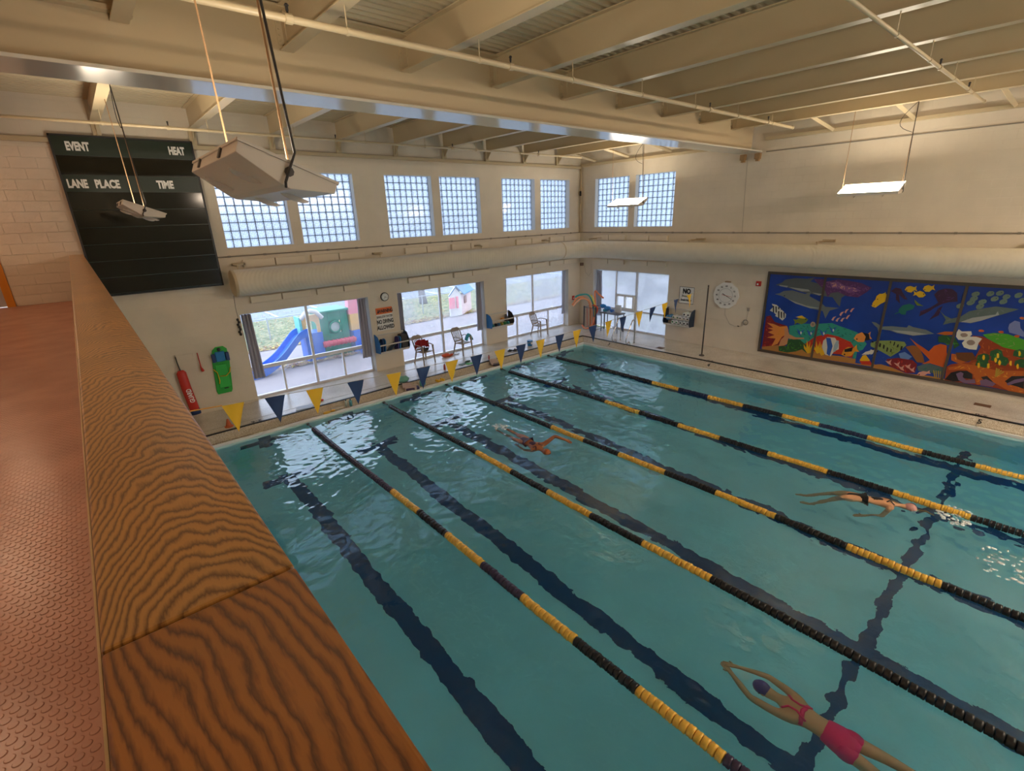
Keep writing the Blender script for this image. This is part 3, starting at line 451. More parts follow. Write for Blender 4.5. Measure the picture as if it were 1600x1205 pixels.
('mauve',[[0.58,0.41],[0.46,0.54],[0.32,0.61],[0.31,0.53],[0.44,0.45],[0.54,0.37]]),
('mauve',[[1.05,0.38],[0.95,0.44],[0.76,0.37],[0.8,0.28],[1.01,0.26]]),
('ochre',[[0.81,0.52],[0.84,0.76],[0.8,0.74],[0.8,0.52]]),
('ochre',[[0.81,0.52],[0.79,0.75],[0.76,0.72],[0.8,0.52]]),
('ochre',[[0.81,0.52],[0.74,0.73],[0.72,0.7],[0.8,0.52]]),
('ochre',[[0.81,0.52],[0.69,0.71],[0.68,0.67],[0.8,0.52]])]
# ================================================================ THE ROOM
ZT = 7.23
def wall_cells(mb, u0, u1, z0, z1, holes, f):
    us = sorted({u0, u1, *[h[0] for h in holes], *[h[1] for h in holes]}); zs = sorted({z0, z1, *[h[2] for h in holes], *[h[3] for h in holes]})
    for a, b in zip(us, us[1:]):
        c = None
        for z, y in zip(zs, zs[1:]):
            cu, cz = (a + b) / 2, (z + y) / 2
            hole = any(h[0] < cu < h[1] and h[2] < cz < h[3] for h in holes)
            if not hole:
                if c is None: c = z
            if hole and c is not None: f(mb, a, b, c, z); c = None
        if c is not None: f(mb, a, b, c, zs[-1])
LOWA = [(2.88, 6.49), (7.48, 11.03), (12.06, 15.58)]
UPA = [(2.93, 4.58), (4.84, 6.49), (7.47, 9.12), (9.41, 11.06), (12.03, 13.68), (13.96, 15.61)]
UPR = [(9.98, 11.63), (11.9, 13.55)]
holesA = [(a, b, 0, 2.42) for a, b in LOWA] + [(a, b, 4.09, 5.92) for a, b in UPA] + [(-2.3, -1.16, 3.2, 5.35)]
mb = MB(); wall_cells(mb, -4.0, 16.59, 0, ZT, holesA, lambda m, a, b, c, d: m.box(a, b, 14.3, 14.62, c, d))
wall_back = mb.build('wall_back', M_wall, kind='structure', origin=(0, 14.3, 0))
mb = MB(); wall_cells(mb, -12.0, 14.3, 0, ZT, [(9.95, 13.54, 0, 2.42)] + [(a, b, 4.09, 5.92) for a, b in UPR], lambda m, a, b, c, d: m.box(16.29, 16.61, a, b, c, d))
wall_right = mb.build('wall_right', M_wall, kind='structure', origin=(16.29, 0, 0))
MB().box(-4.1, -4.0, -12, 14.3, 3.0, ZT).build('wall_left', M_wallw, kind='structure')
MB().box(-.05, .10, -12, 14.3, 0, 2.95).build('wall_left.001', M_wall, kind='structure')
mb = MB(); wall_cells(mb, -4, 16.3, 0, ZT, [(8.2, 11.2, .3, 2.6), (11.6, 14.6, .3, 2.6)], lambda m, a, b, c, d: m.box(a, b, -12.1, -12, c, d)); mb.build('wall_front', M_wall, kind='structure')  # window openings added behind the viewer to bring in daylight
# painted blocks that can be told apart on the wall at the balcony's end
blk = MB().box(0, .3984, 14.288, 14.3, 0, .196).build('block', M_wallw, kind=None, parent=wall_back, bevel=.004)
blk.location = (0, 0, 0); first = True
for r in range(15):
    z = 3.203 + r * .2032; off = (r % 2) * .2032; x = -1.15 - off
    while x < .13:
        a = max(x, -1.15); b = min(x + .3984, .16)
        if b - a > .06:
            if abs((b - a) - .3984) < .01:
                if first: blk.location = (a, 0, z); first = False
                else: inst(blk, 'block', wall_back, Vector((a, 0, z)) - blk.location)
            else:
                MB().box(a, b, 14.288, 14.3, z, z + .196).build('block', M_wallw, parent=wall_back, bevel=.004)
        x += .4064
# --- steel ledges (trim)
MB().box(-4, 16.2, 14.20, 14.31, 6.33, 6.42).build('trim_1', M_steel, kind='structure', bevel=.006)
MB().box(16.19, 16.30, 7.85, 14.2, 6.40, 6.49).build('trim_2', M_steel, kind='structure', bevel=.006)
MB().box(16.19, 16.30, -12, 7.05, 6.50, 6.59).build('trim_3', M_steel, kind='structure', bevel=.006)
# --- raised sound-absorbing block pairs on the walls
M_pad = mat('pad_cream', (.74, .66, .53), .6, bump=.3, bscale=60)
rp = MB().box(0, .79, 14.24, 14.3, 3.64, 3.80).build('raised_panel', M_wallw, parent=wall_back, bevel=.008)
def pads(w0, xs, z0, hh, wall, axis, front):
    for a in xs:
        for k in range(2):
            u = a + k * .80
            if axis == 'x': MB().box(u, u + .77, 14.20, 14.302, z0, z0 + hh).build('raised_panel', M_pad, parent=wall, bevel=.008)
            else: MB().box(16.19, 16.292, u, u + .77, z0, z0 + hh).build('raised_panel', M_pad, parent=wall, bevel=.008)
bpy.data.objects.remove(rp)
pads(0, (3.2, 4.95, 7.9, 9.68, 12.6, 14.4), 2.68, .17, wall_back, 'x', 0); pads(0, (3.2, 4.95, 7.9, 9.68, 12.6, 14.4), 3.60, .19, wall_back, 'x', 0)
pads(0, (10.08, 11.95), 2.68, .17, wall_right, 'y', 0); pads(0, (10.08, 11.95), 3.60, .19, wall_right, 'y', 0)

# --- ceiling: corrugated deck, joists and girders
mb = MB(); ys = []; y = -12.0; k = 0
prof = []
while y < 14.35:
    prof += [(y, 7.195), (y + .045, 7.195), (y + .06, 7.233), (y + .137, 7.233)]; y += .152
vs_ = []; fs_ = []
for (yy, zz) in prof: vs_ += [(-4.1, yy, zz), (16.6, yy, zz)]
for i in range(len(prof) - 1): fs_.append((2 * i, 2 * i + 1, 2 * i + 3, 2 * i + 2))
mb.add(vs_, fs_); mb.box(-4.1, 16.62, -12.1, 14.65, 7.24, 7.34)
ceiling = mb.build('ceiling', M_deckm, kind='structure', origin=(0, 0, 7.2))
def ibeam(mb, u, a, b, z0, z1, fw, ft, wt, axis='y'):
    for (hw, c, d) in ((fw / 2, z0, z0 + ft), (wt / 2, z0 + ft, z1 - ft), (fw / 2, z1 - ft, z1)):
        if axis == 'y': mb.box(u - hw, u + hw, a, b, c, d)
        else: mb.box(a, b, u - hw, u + hw, c, d)
mb = MB(); ibeam(mb, 0, 0, 6.77, 6.73, 7.19, .17, .016, .01)
j0 = None
for k in range(-2, 9):
    for y0, y1 in ((7.49, 14.24), (.65, 7.41), (-6.2, .6)):
        if y0 < 0 and k > 8: continue
        m2 = MB(); ibeam(m2, X(k), y0, y1, 6.73, 7.19, .17, .016, .012)
        m2.build('joist', M_steel, parent=ceiling)
        if y0 > .3:  # bolted end plates
            pass
for yc in (7.45,):
    m2 = MB(); m2.box(-4, 16.2, 7.425, 7.475, 6.24, 7.2); g = m2.build('girder_web', M_girder, parent=ceiling)
    m2 = MB(); m2.box(-4, 16.2, 7.10, 7.80, 6.20, 6.238); m2.build('girder_flange', M_flange, parent=ceiling, bevel=.006)
    m2 = MB(); m2.box(-4, 16.2, 7.25, 7.65, 7.165, 7.193); m2.build('girder_flange', M_steel, parent=ceiling)
# bolted clip angles and bolts where joists meet the girder, seats and knee braces at the wall
for k in range(-1, 9):
    m2 = MB()
    for s in (-1, 1): m2.box(X(k) + s * .006, X(k) + s * .012 + s * .004, 7.31, 7.425, 6.80, 7.15) if s > 0 else m2.box(X(k) - .016, X(k) - .006, 7.31, 7.425, 6.80, 7.15)
    m2.box(X(k) - .09, X(k) + .09, 7.412, 7.425, 6.80, 7.15)
    for i in range(5):
        for s in (-1, 1): m2.disc((X(k) + s * .06, 7.405, 6.84 + i * .068), (0, 1, 0), .013, .02, 6)
    m2.build('clip_angle', M_steel, parent=ceiling)
    m2 = MB()
    m2.prism([(X(k) - .006, 14.24, 6.72), (X(k) - .006, 13.95, 6.72), (X(k) - .006, 14.24, 6.42)], (.012, 0, 0)); m2.box(X(k) - .07, X(k) + .07, 14.2, 14.24, 6.42, 6.73)
    m2.build('bracket', M_steel, parent=ceiling)
# outrigger braces from the last joist down to the right wall
for yb in (-1.6, .15, 1.9, 3.65, 5.4, 8.6, 10.3, 12.05, 13.6):
    MB().tube([(X(8) + .05, yb, 6.78), (16.19, yb - .12, 6.56)], .055, 4).build('brace', M_steel, parent=ceiling)
MB().box(X(8), 16.19, 7.49, 7.55, 6.78, 6.86).build('brace', M_steel, parent=ceiling)
# cross framing beside the first joist over the balcony
m2 = MB(); m2.box(-1.0, X(0) - .01, 7.30, 7.42, 6.80, 6.85); m2.box(-1.0, X(0) - .01, 7.36, 7.42, 6.85, 7.19); m2.box(X(0) + .01, X(0) + .12, 7.30, 7.42, 6.78, 6.83); m2.build('cross_frame', M_steel, parent=ceiling)

# --- floors
m2 = MB(); G = 12.61; GX = 14.60
m2.box(.10, 16.29, G, 14.62, -.12, 0); m2.box(GX, 16.61, -12, G, -.12, 0); m2.box(.10, 1.0, -12, G, -.12, 0); m2.box(1.0, GX, -12, -10.9, -.12, 0)
floor = m2.build('floor', M_deck, kind='structure', origin=(8, 12, 0))
m2 = MB(); m2.box(.10, GX + .02, G - .02, G + .035, -.02, .006); m2.box(GX - .02, GX + .035, -11, G, -.02, .006); m2.build('nosing_tile', mat('black_tile', (.01, .01, .012), .35), parent=floor)
m2 = MB(); m2.box(.10, 15.95, G + .30, G + .312, 0, .0025); m2.box(GX + .30, GX + .312, -12, G + .3, 0, .0025); m2.build('tile_joint', mat('grout', (.33, .30, .26), .8), parent=floor)
# rolled coping and gutter
def coping(name, mt, prof_, parent):
    """prof_: (distance towards the pool from the nosing, z)"""
    mb = MB(); vs_ = []; fs_ = []
    for d, z in prof_: vs_ += [(1.0, G - d, z), (GX - d, G - d, z), (GX - d, -10.9 + d, z)]
    for i in range(len(prof_) - 1): fs_ += [(3 * i, 3 * i + 1, 3 * i + 4, 3 * i + 3), (3 * i + 1, 3 * i + 2, 3 * i + 5, 3 * i + 4)]
    mb.add(vs_, fs_); return mb.build(name, mt, parent=parent)
coping('coping', M_cope, [(.0, 0), (.02, -.035), (.06, -.085), (.13, -.135), (.20, -.165), (.205, -.20)], floor)
coping('gutter_bed', mat('gutter_dark', (.10, .09, .08), .7), [(.20, -.20), (.31, -.20)], floor)
m2 = MB(); x = 1.3
while x < 14.3: m2.box(x, x + .022, G - .302, G - .205, -.195, -.172); x += .045
y = -2.0
while y < G - .3: m2.box(GX - .302, GX - .205, y, y + .022, -.195, -.172); y += .045
tag(m2.build('gutter_grating', mat('grate', (.50, .43, .32), .6), parent=floor), kind='stuff')
coping('pool_lip', mat('lip_white', (.82, .81, .77), .35), [(.305, -.20), (.305, -.165), (.315, -.152), (.350, -.150), (.362, -.162), (.362, -.215), (.350, -.225)], floor)
# pool shell
PX0, PX1, PY0, PY1 = 1.0, GX - .350, -10.6, G - .350; ZW = -.27
def zf(y): return ZW - 1.07 - .0415 * (PY1 - y)
M_pool = mat('pool_plaster', (.66, .92, .90), .7, var=.05, vscale=1.2)
t_ = M_pool.node_tree; b_ = t_.nodes['Principled BSDF']
m2 = MB(); m2.sheet(lambda u, v: (PX0 + (PX1 - PX0) * u, PY0 + (PY1 - PY0) * v, zf(PY0 + (PY1 - PY0) * v)), 4, 8)
m2.add([(PX0, PY1, -.19), (PX1, PY1, -.19), (PX1, PY1, zf(PY1)), (PX0, PY1, zf(PY1))], [(0, 1, 2, 3)])
m2.add([(PX1, PY1, -.16), (PX1, PY0, -.16), (PX1, PY0, zf(PY0)), (PX1, PY1, zf(PY1))], [(0, 1, 2, 3)])
m2.add([(PX0, PY0, -.16), (PX0, PY1, -.16), (PX0, PY1, zf(PY1)), (PX0, PY0, zf(PY0))], [(0, 1, 2, 3)])
m2.add([(PX1, PY0, -.16), (PX0, PY0, -.16), (PX0, PY0, zf(PY0)), (PX1, PY0, zf(PY0))], [(0, 1, 2, 3)])
pool = m2.build('floor_pool', M_pool, kind='structure', origin=(8, 3, -1.4))
LC = [2.42 + 2.134 * k for k in range(6)]
def flat(mb, x0, x1, y0, y1, n=8, lift=.006):
    mb.sheet(lambda u, v: (x0 + (x1 - x0) * u, y0 + (y1 - y0) * v, zf(y0 + (y1 - y0) * v) + lift), 1, n)
for c in LC:
    m2 = MB(); flat(m2, c - .15, c + .15, -9.2, 10.75); flat(m2, c - .55, c + .55, 10.47, 10.75, 1, .008)
    m2.build('lane_line', M_line, parent=pool)
    m2 = MB(); m2.box(c - .14, c + .14, PY1 - .012, PY1 - .002, -1.05, -.30); m2.box(c - .55, c + .55, PY1 - .013, PY1 - .002, -.78, -.52)
    m2.build('wall_target', M_line, parent=pool)
m2 = MB(); flat(m2, PX0, PX1, .71, .86, 1, .007); m2.build('depth_line', M_line, parent=pool)
m2 = MB()
for y in (5.2,): m2.box(8.45, 8.75, y - .15, y + .15, zf(y), zf(y) + .02)
m2.build('drain_cover', mat('drain_white', (.7, .75, .75), .5), parent=pool)
# water
NX, NY = 300, 520
gx = np.linspace(PX0 + .002, PX1 - .002, NX); gy = np.linspace(-4.0, PY1 - .002, NY); XX, YY = np.meshgrid(gx, gy)
rng = np.random.default_rng(3); H = np.zeros_like(XX)
for lam, amp, cnt in ((2.6, .0045, 6), (1.3, .0026, 8), (.62, .0013, 12), (.30, .0009, 14), (.17, .0006, 12)):
    for _ in range(cnt):
        th = rng.uniform(0, 2 * np.pi); L = lam * rng.uniform(.75, 1.3); ph = rng.uniform(0, 6.28)
        mod = .6 + .5 * np.sin(XX * rng.uniform(.3, 1.1) + rng.uniform(0, 6)) * np.sin(YY * rng.uniform(.3, 1.0) + rng.uniform(0, 6))
        H += amp * mod * np.sin((XX * np.cos(th) + YY * np.sin(th)) * 2 * np.pi / L + ph)
def chop(cx_, cy_, r, a, seed, lr=(.16, .5)):
    g_ = np.random.default_rng(seed); d = np.exp(-(((XX - cx_) / r[0]) ** 2 + ((YY - cy_) / r[1]) ** 2)); h = 0
    for _ in range(14):
        th = g_.uniform(0, 6.28); L = g_.uniform(*lr); h = h + np.sin((XX * np.cos(th) + YY * np.sin(th)) * 6.283 / L + g_.uniform(0, 6))
    return d * h * a
H += chop(7.0, 8.6, (1.2, 1.6), .0022, 1) + chop(9.6, .6, (1.2, 1.6), .0028, 2) + chop(9.9, 9.0, (1.3, 2.6), .0022, 4) + chop(12.4, 9.8, (1.6, 2.2), .0016, 5) + chop(4.6, 9.6, (1.0, 1.8), .0010, 6)
H += chop(4.9, .5, (.5, .6), .0018, 8) + chop(3.2, 10.7, (1.5, 1.7), .0008, 11, (.14, .32)) + chop(6.6, 10.6, (1.5, 1.6), .0010, 12, (.14, .36)) + chop(9.4, 10.9, (1.6, 1.3), .0009, 13, (.14, .34))
v3 = np.stack([XX, YY, ZW + H], -1).reshape(-1, 3)
idx = np.arange(NX * NY).reshape(NY, NX); q = np.stack([idx[:-1, :-1], idx[:-1, 1:], idx[1:, 1:], idx[1:, :-1]], -1).reshape(-1, 4)
# the unseen end of the pool: one flat strip
v3 = np.vstack([v3, [[PX0 + .002, PY0, ZW], [PX1 - .002, PY0, ZW], [PX1 - .002, -4.0, ZW], [PX0 + .002, -4.0, ZW]]]); n0 = NX * NY
me = bpy.data.meshes.new('pool_water'); nf = len(q) + 1
q = np.vstack([q, [[n0, n0 + 1, n0 + 2, n0 + 3]]])
me.vertices.add(len(v3)); me.vertices.foreach_set('co', v3.ravel()); me.loops.add(nf * 4); me.loops.foreach_set('vertex_index', q.ravel())
me.polygons.add(nf); me.polygons.foreach_set('loop_start', np.arange(nf) * 4); me.polygons.foreach_set('use_smooth', [True] * nf); me.update(calc_edges=True)
M_water = bpy.data.materials.new('water'); M_water.use_nodes = True; t_ = M_water.node_tree; t_.nodes.clear()
o_ = nd(t_, 'ShaderNodeOutputMaterial'); gs = nd(t_, 'ShaderNodeBsdfGlass', i_IOR=1.45, i_Roughness=0.0); gs.inputs[0].default_value = (.86, .99, 1, 1)
tc_ = nd(t_, 'ShaderNodeTexCoord'); nn = nd(t_, 'ShaderNodeTexNoise', i_Scale=9.0, i_Detail=2.5); t_.links.new(tc_.outputs['Object'], nn.inputs['Vector'])
bp = nd(t_, 'ShaderNodeBump', i_Strength=.35, i_Distance=.006); t_.links.new(nn.outputs[0], bp.inputs['Height']); t_.links.new(bp.outputs[0], gs.inputs['Normal'])
gl_ = nd(t_, 'ShaderNodeBsdfGlossy', i_Roughness=.02); t_.links.new(bp.outputs[0], gl_.inputs['Normal']); mw_ = nd(t_, 'ShaderNodeMixShader'); mw_.inputs[0].default_value = .035
t_.links.new(gs.outputs[0], mw_.inputs[1]); t_.links.new(gl_.outputs[0], mw_.inputs[2]); t_.links.new(mw_.outputs[0], o_.inputs[0])
va_ = nd(t_, 'ShaderNodeVolumeAbsorption', i_Density=.26); va_.inputs[0].default_value = (.10, .72, .93, 1); t_.links.new(va_.outputs[0], o_.inputs[1])
me.materials.append(M_water)
water = bpy.data.objects.new('pool_water', me); COL.objects.link(water); tag(water, 'rippled blue-green water filling the swimming pool', 'water', kind='stuff')

# --- balcony: rubber floor, parapet with oak cap
floor_b = MB().box(-4.0, .10, -12, 14.3, 2.95, 3.20).build('floor_balcony', mat('red_rubber', (.46, .22, .145), .27, var=.10, vscale=2.5, bump=.08, bscale=30), kind='structure', origin=(-2, 1, 3.2))
mb = MB(); n = 12; p = .038
ring = [(math.cos(2 * math.pi * k / n), math.sin(2 * math.pi * k / n)) for k in range(n)]
vs_ = []; fs_ = []; row = 0; y = 1.05
while y < 14.25:
    nn_ = n if y < 2.6 else 6 if y < 6 else 3
    rg = ring if nn_ == 12 else ring[::2] if nn_ == 6 else ring[::4]
    x = -.30 - (p / 2 if row % 2 else 0)
    xl = -.6 - .85 * max(y, 1) if y < 3.6 else -3.7
    while x > xl:
        b0 = len(vs_)
        for (cc, ss) in rg: vs_.append((x + cc * .0142, y + ss * .0142, 3.2001))
        for (cc, ss) in rg: vs_.append((x + cc * .0118, y + ss * .0118, 3.2022))
        fs_.append(tuple(b0 + nn_ + i for i in range(nn_)))
        for i in range(nn_): fs_.append((b0 + i, b0 + (i + 1) % nn_, b0 + nn_ + (i + 1) % nn_, b0 + nn_ + i))
        x -= p
    y += p * .87; row += 1
mb.add(vs_, fs_); tag(mb.build('floor_stud', MATS['red_rubber'], parent=floor_b), kind='stuff')
par = root('balcony_parapet', (.02, 1.1, 3.2), 'low balcony wall capped with glossy striped oak boards in the foreground', 'railing')
MB().box(-.055, .10, -3.0, 14.288, 3.2, 4.105).build('parapet_wall', mat('parapet_white', (.66, .63, .57), .6), parent=par)
OC1, OC2 = (.50, .235, .055), (.14, .052, .010)
M_w1 = wood('oak_far', (.0, 0, 0), OC1, OC2, 14, 3.0, .8, (6, 22, 330, .035), 2.6)
M_w2 = wood('oak_near', (3.7, 2.2, 0), (.37, .13, .02), (.10, .028, .006), 15, 3.2, 1.3, (62, 7, 0, 0), 1.6)
for (a, b, mt) in ((.672, 14.285, M_w1), (-3.0, .669, M_w2)):
    MB().box(-.092, .135, a, b, 4.108, 4.150).build('oak_cap', mt, parent=par, bevel=.005)
MB().box(-.0965, -.0935, -3, 14.28, 4.112, 4.140).build('edge_highlight_strip', mat('edge_highlight', (.62, .42, .20), .4), parent=par)  # highlight on the cap's rounded edge, put in as a tan strip
MB().box(.102, .116, -3, 14.28, 4.06, 4.106).build('edge_moulding', M_white, parent=par)

# --- balcony door at the far end
dr = root('door_1', (-1.7, 14.3, 3.2), kind='structure')
m2 = MB(); m2.box(-1.29, -1.16, 14.25, 14.4, 3.2, 5.35); m2.box(-2.3, -2.17, 14.25, 14.4, 3.2, 5.35); m2.box(-2.17, -1.29, 14.25, 14.4, 5.22, 5.35)
m2.build('door_frame', mat('orange_varnish', (.62, .22, .02), .35), parent=dr, bevel=.004)
m2 = MB(); m2.box(-2.17, -1.29, 14.33, 14.38, 3.21, 3.42); m2.box(-2.17, -1.29, 14.33, 14.38, 5.05, 5.22); m2.box(-1.42, -1.29, 14.33, 14.38, 3.42, 5.05); m2.box(-2.17, -2.04, 14.33, 14.38, 3.42, 5.05)
m2.build('door_leaf', mat('door_grey', (.50, .47, .47), .4), parent=dr, bevel=.003)
MB().box(-2.04, -1.42, 14.35, 14.36, 3.42, 5.05).build('door_pane', mat('dark_pane', (.12, .11, .10), .1), parent=dr)

# ================================================================ WINDOWS
def gblock():
    """pillow-faced glass block, axis along +y (faces at y = 0 and y = .09)"""
    mb = MB(); h = .0925
    for s, y0, y1 in ((-1, 0.010, 0.0), (1, .08, .09)):
        a = [(-h, y0, -h), (h, y0, -h), (h, y0, h), (-h, y0, h)]; k = h - .016; b = [(-k, y1, -k), (k, y1, -k), (k, y1, k), (-k, y1, k)]
        fs = [(4, 5, 6, 7)] + [(i, (i + 1) % 4, 4 + (i + 1) % 4, 4 + i) for i in range(4)]
        mb.add(a + b, fs)
    a = [(-h, .01, -h), (h, .01, -h), (h, .01, h), (-h, .01, h)]; b = [(x, .08, z) for x, _, z in a]
    mb.add(a + b, [(i, (i + 1) % 4, 4 + (i + 1) % 4, 4 + i) for i in range(4)]); return mb
def blockmat():
    m = bpy.data.materials.new('glass_block'); m.use_nodes = True; t = m.node_tree; t.nodes.clear(); MATS['glass_block'] = m
    o = nd(t, 'ShaderNodeOutputMaterial'); tr = nd(t, 'ShaderNodeBsdfTransparent'); tr.inputs[0].default_value = (.66, .72, .78, 1)
    tl = nd(t, 'ShaderNodeBsdfTranslucent'); tl.inputs[0].default_value = (.78, .84, .92, 1); gl = nd(t, 'ShaderNodeBsdfGlossy', i_Roughness=.12)
    g = nd(t, 'ShaderNodeTexCoord'); n = nd(t, 'ShaderNodeTexNoise', i_Scale=26.0, i_Detail=2.0); t.links.new(g.outputs['Object'], n.inputs['Vector'])
    r = nd(t, 'ShaderNodeMapRange', i_From_Min=.35, i_From_Max=.65, i_To_Min=.45, i_To_Max=.95); t.links.new(n.outputs[0], r.inputs[0])
    a = nd(t, 'ShaderNodeMixShader'); t.links.new(r.outputs[0], a.inputs[0]); t.links.new(tr.outputs[0], a.inputs[1]); t.links.new(tl.outputs[0], a.inputs[2])
    b = nd(t, 'ShaderNodeMixShader'); b.inputs[0].default_value = .08; t.links.new(a.outputs[0], b.inputs[1]); t.links.new(gl.outputs[0], b.inputs[2])
    t.links.new(b.outputs[0], o.inputs[0]); return m
M_gb = blockmat(); M_mort = mat('block_mortar', (.16, .20, .26), .7); M_rev = mat('reveal_white', (.70, .70, .66), .5)
GB = None; wn_ = [0]
def gb_window(a, axis):
    global GB
    wn_[0] += 1; z0 = 4.09
    loc = (a + .825, 14.5, z0) if axis == 'x' else (16.49, a + .825, z0)
    r = root('window_%d' % wn_[0], loc, kind='structure')
    def T(u, v, z): return (u, 14.3 + v, z) if axis == 'x' else (16.29 + v, u, z)
    def bx(mb, u0, u1, v0, v1, z0_, z1_):
        p, q = T(u0, v0, z0_), T(u1, v1, z1_); mb.box(min(p[0], q[0]), max(p[0], q[0]), min(p[1], q[1]), max(p[1], q[1]), z0_, z1_)
    m = MB(); nc, nr = 8, 9
    for i in range(nc + 1): bx(m, a + .012 + i * .2032 - .009, a + .012 + i * .2032 + .009, .205, .275, z0, z0 + 1.83)
    for j in range(nr + 1): bx(m, a, a + 1.65, .203, .276, z0 + j * .2032 - .009, z0 + j * .2032 + .009)
    m.build('mortar', M_mort, parent=r)
    m = MB(); 
    for u0, u1, zz0, zz1 in ((a, a + .01, z0, z0 + 1.83), (a + 1.64, a + 1.65, z0, z0 + 1.83), (a, a + 1.65, z0 + 1.82, z0 + 1.83), (a, a + 1.65, z0, z0 + .01)): bx(m, u0, u1, 0, .2, zz0, zz1)
    m.build('reveal', M_rev, parent=r)
    for i in range(nc):
        for j in range(nr):
            c = T(a + .012 + (i + .5) * .2032, .2, z0 + (j + .5) * .2032)
            if GB is None:
                GB = gblock().build('glass_block', M_gb, parent=r)
                for v in GB.data.vertices: v.co = v.co + Vector(loc)
                o = GB
            else:
                o = bpy.data.objects.new('glass_block', GB.data); COL.objects.link(o); o.parent = r
            o.location = Vector(c) - Vector(loc)
            if axis == 'y': o.rotation_euler = (0, 0, -math.pi / 2)
for a, b in UPA: gb_window(a, 'x')
for a, b in UPR: gb_window(a, 'y')
def big_window(n, axis, u0, u1, verts, trans, fogs, name='window', seed=0):
    """verts: (u, z0, z1, w); trans: (z, u0, u1, h); fogs: (u0,u1,z0,z1,fog)"""
    loc = ((u0 + u1) / 2, 14.55, 0) if axis == 'x' else (16.54, (u0 + u1) / 2, 0)
    r = root('%s_%d' % (name, n), loc, kind='structure')
    def bx(mb, a0, a1, v0, v1, z0_, z1_):
        if axis == 'x': mb.box(a0, a1, 14.3 + v0, 14.3 + v1, z0_, z1_)
        else: mb.box(16.29 + v0, 16.29 + v1, a0, a1, z0_, z1_)
    m = MB()
    bx(m, u0, u0 + .05, .22, .30, 0, 2.42); bx(m, u1 - .05, u1, .22, .30, 0, 2.42); bx(m, u0 + .05, u1 - .05, .22, .30, 2.37, 2.42); bx(m, u0 + .05, u1 - .05, .20, .30, .0, .06)
    m.build('window_frame', M_alu, parent=r, bevel=.004)
    for u, a, b, w in verts: m = MB(); bx(m, u - w / 2, u + w / 2, .215, .295, a, b); m.build('mullion', M_alu, parent=r, bevel=.004)
    for z, a, b, h in trans: m = MB(); bx(m, a, b, .21, .30, z, z + h); m.build('transom', M_alu, parent=r, bevel=.004)
    for k, (a, b, z0_, z1_, fog) in enumerate(fogs):
        m = MB(); bx(m, a, b, .25, .256, z0_, z1_); m.build('pane', glass('pane_%d_%d' % (n, k), fog, seed=k + seed, scale=.8 + .3 * k), parent=r)
    m = MB()
    if axis == 'x': m.box(u0 - .001, u0 + .008, 14.3, 14.52, 0, 2.42); m.box(u1 - .008, u1 + .001, 14.3, 14.52, 0, 2.42)
    else: m.box(16.29, 16.51, u0 - .001, u0 + .008, 0, 2.42); m.box(16.29, 16.51, u1 - .008, u1 + .001, 0, 2.42)
    m.build('reveal', M_rev, parent=r); return r
big_window(9, 'x', 2.88, 6.49, [(4.66, .06, 2.37, .07), (3.74, .06, .80, .05), (5.54, .06, .80, .05)], [(.80, 2.93, 6.44, .10)],
           [(2.93, 4.63, .90, 2.37, (.02, .12)), (4.69, 6.44, .90, 2.37, (.0, .15)), (2.93, 3.72, .06, .80, (.03, .12)), (3.76, 4.63, .06, .80, (.03, .12)), (4.69, 5.52, .06, .80, (.05, .2)), (5.56, 6.44, .06, .80, (.05, .2))])
big_window(10, 'x', 7.48, 11.03, [(9.24, .06, 2.37, .08)], [(.74, 7.53, 10.98, .10)],
           [(7.53, 9.20, .84, 2.37, (.03, .5)), (9.28, 10.98, .84, 2.37, (.0, .3)), (7.53, 9.20, .06, .74, (.1, .4)), (9.28, 10.98, .06, .74, (.05, .35))], seed=9)
big_window(11, 'x', 12.06, 15.58, [(13.68, .82, 2.37, .08), (12.79, .06, .80, .07), (14.56, .06, .80, .06)], [(.80, 12.11, 15.53, .10)],
           [(12.11, 13.64, .90, 2.37, (.35, .75)), (13.72, 15.53, .90, 2.37, (.2, .65)), (12.11, 12.76, .06, .80, (.1, .5)), (12.83, 14.53, .06, .80, (.1, .5)), (14.59, 15.53, .06, .80, (.1, .5))], seed=17)
wr_ = big_window(12, 'y', 9.95, 13.54, [(12.5, .06, 2.37, .06), (11.5, .06, 2.37, .10)], [(.78, 11.55, 13.49, .08), (.80, 10.0, 11.45, .06)],
           [(12.53, 13.49, .86, 2.37, (.6, .95)), (11.55, 12.47, 1.46, 2.37, (.6, .95)), (10.0, 11.45, .86, 2.37, (.65, .95)), (12.53, 13.49, .06, .78, (.6, .9)), (11.55, 12.47, .06, .78, (.6, .9)), (10.0, 11.45, .06, .80, (.65, .95))], seed=29)
m = MB()
for a0, a1, z0_, z1_ in ((11.56, 12.47, .86, .93), (11.56, 12.47, 1.38, 1.46), (11.56, 11.63, .93, 1.38), (12.40, 12.47, .93, 1.38), (11.99, 12.04, .93, 1.38)): m.box(16.44, 16.56, a0, a1, z0_, z1_)
m.build('sliding_sash', M_white, parent=wr_, bevel=.004)
MB().box(16.54, 16.545, 11.63, 12.40, .93, 1.38).build('sash_pane', glass('pane_sash', (.1, .4), seed=41), parent=wr_)
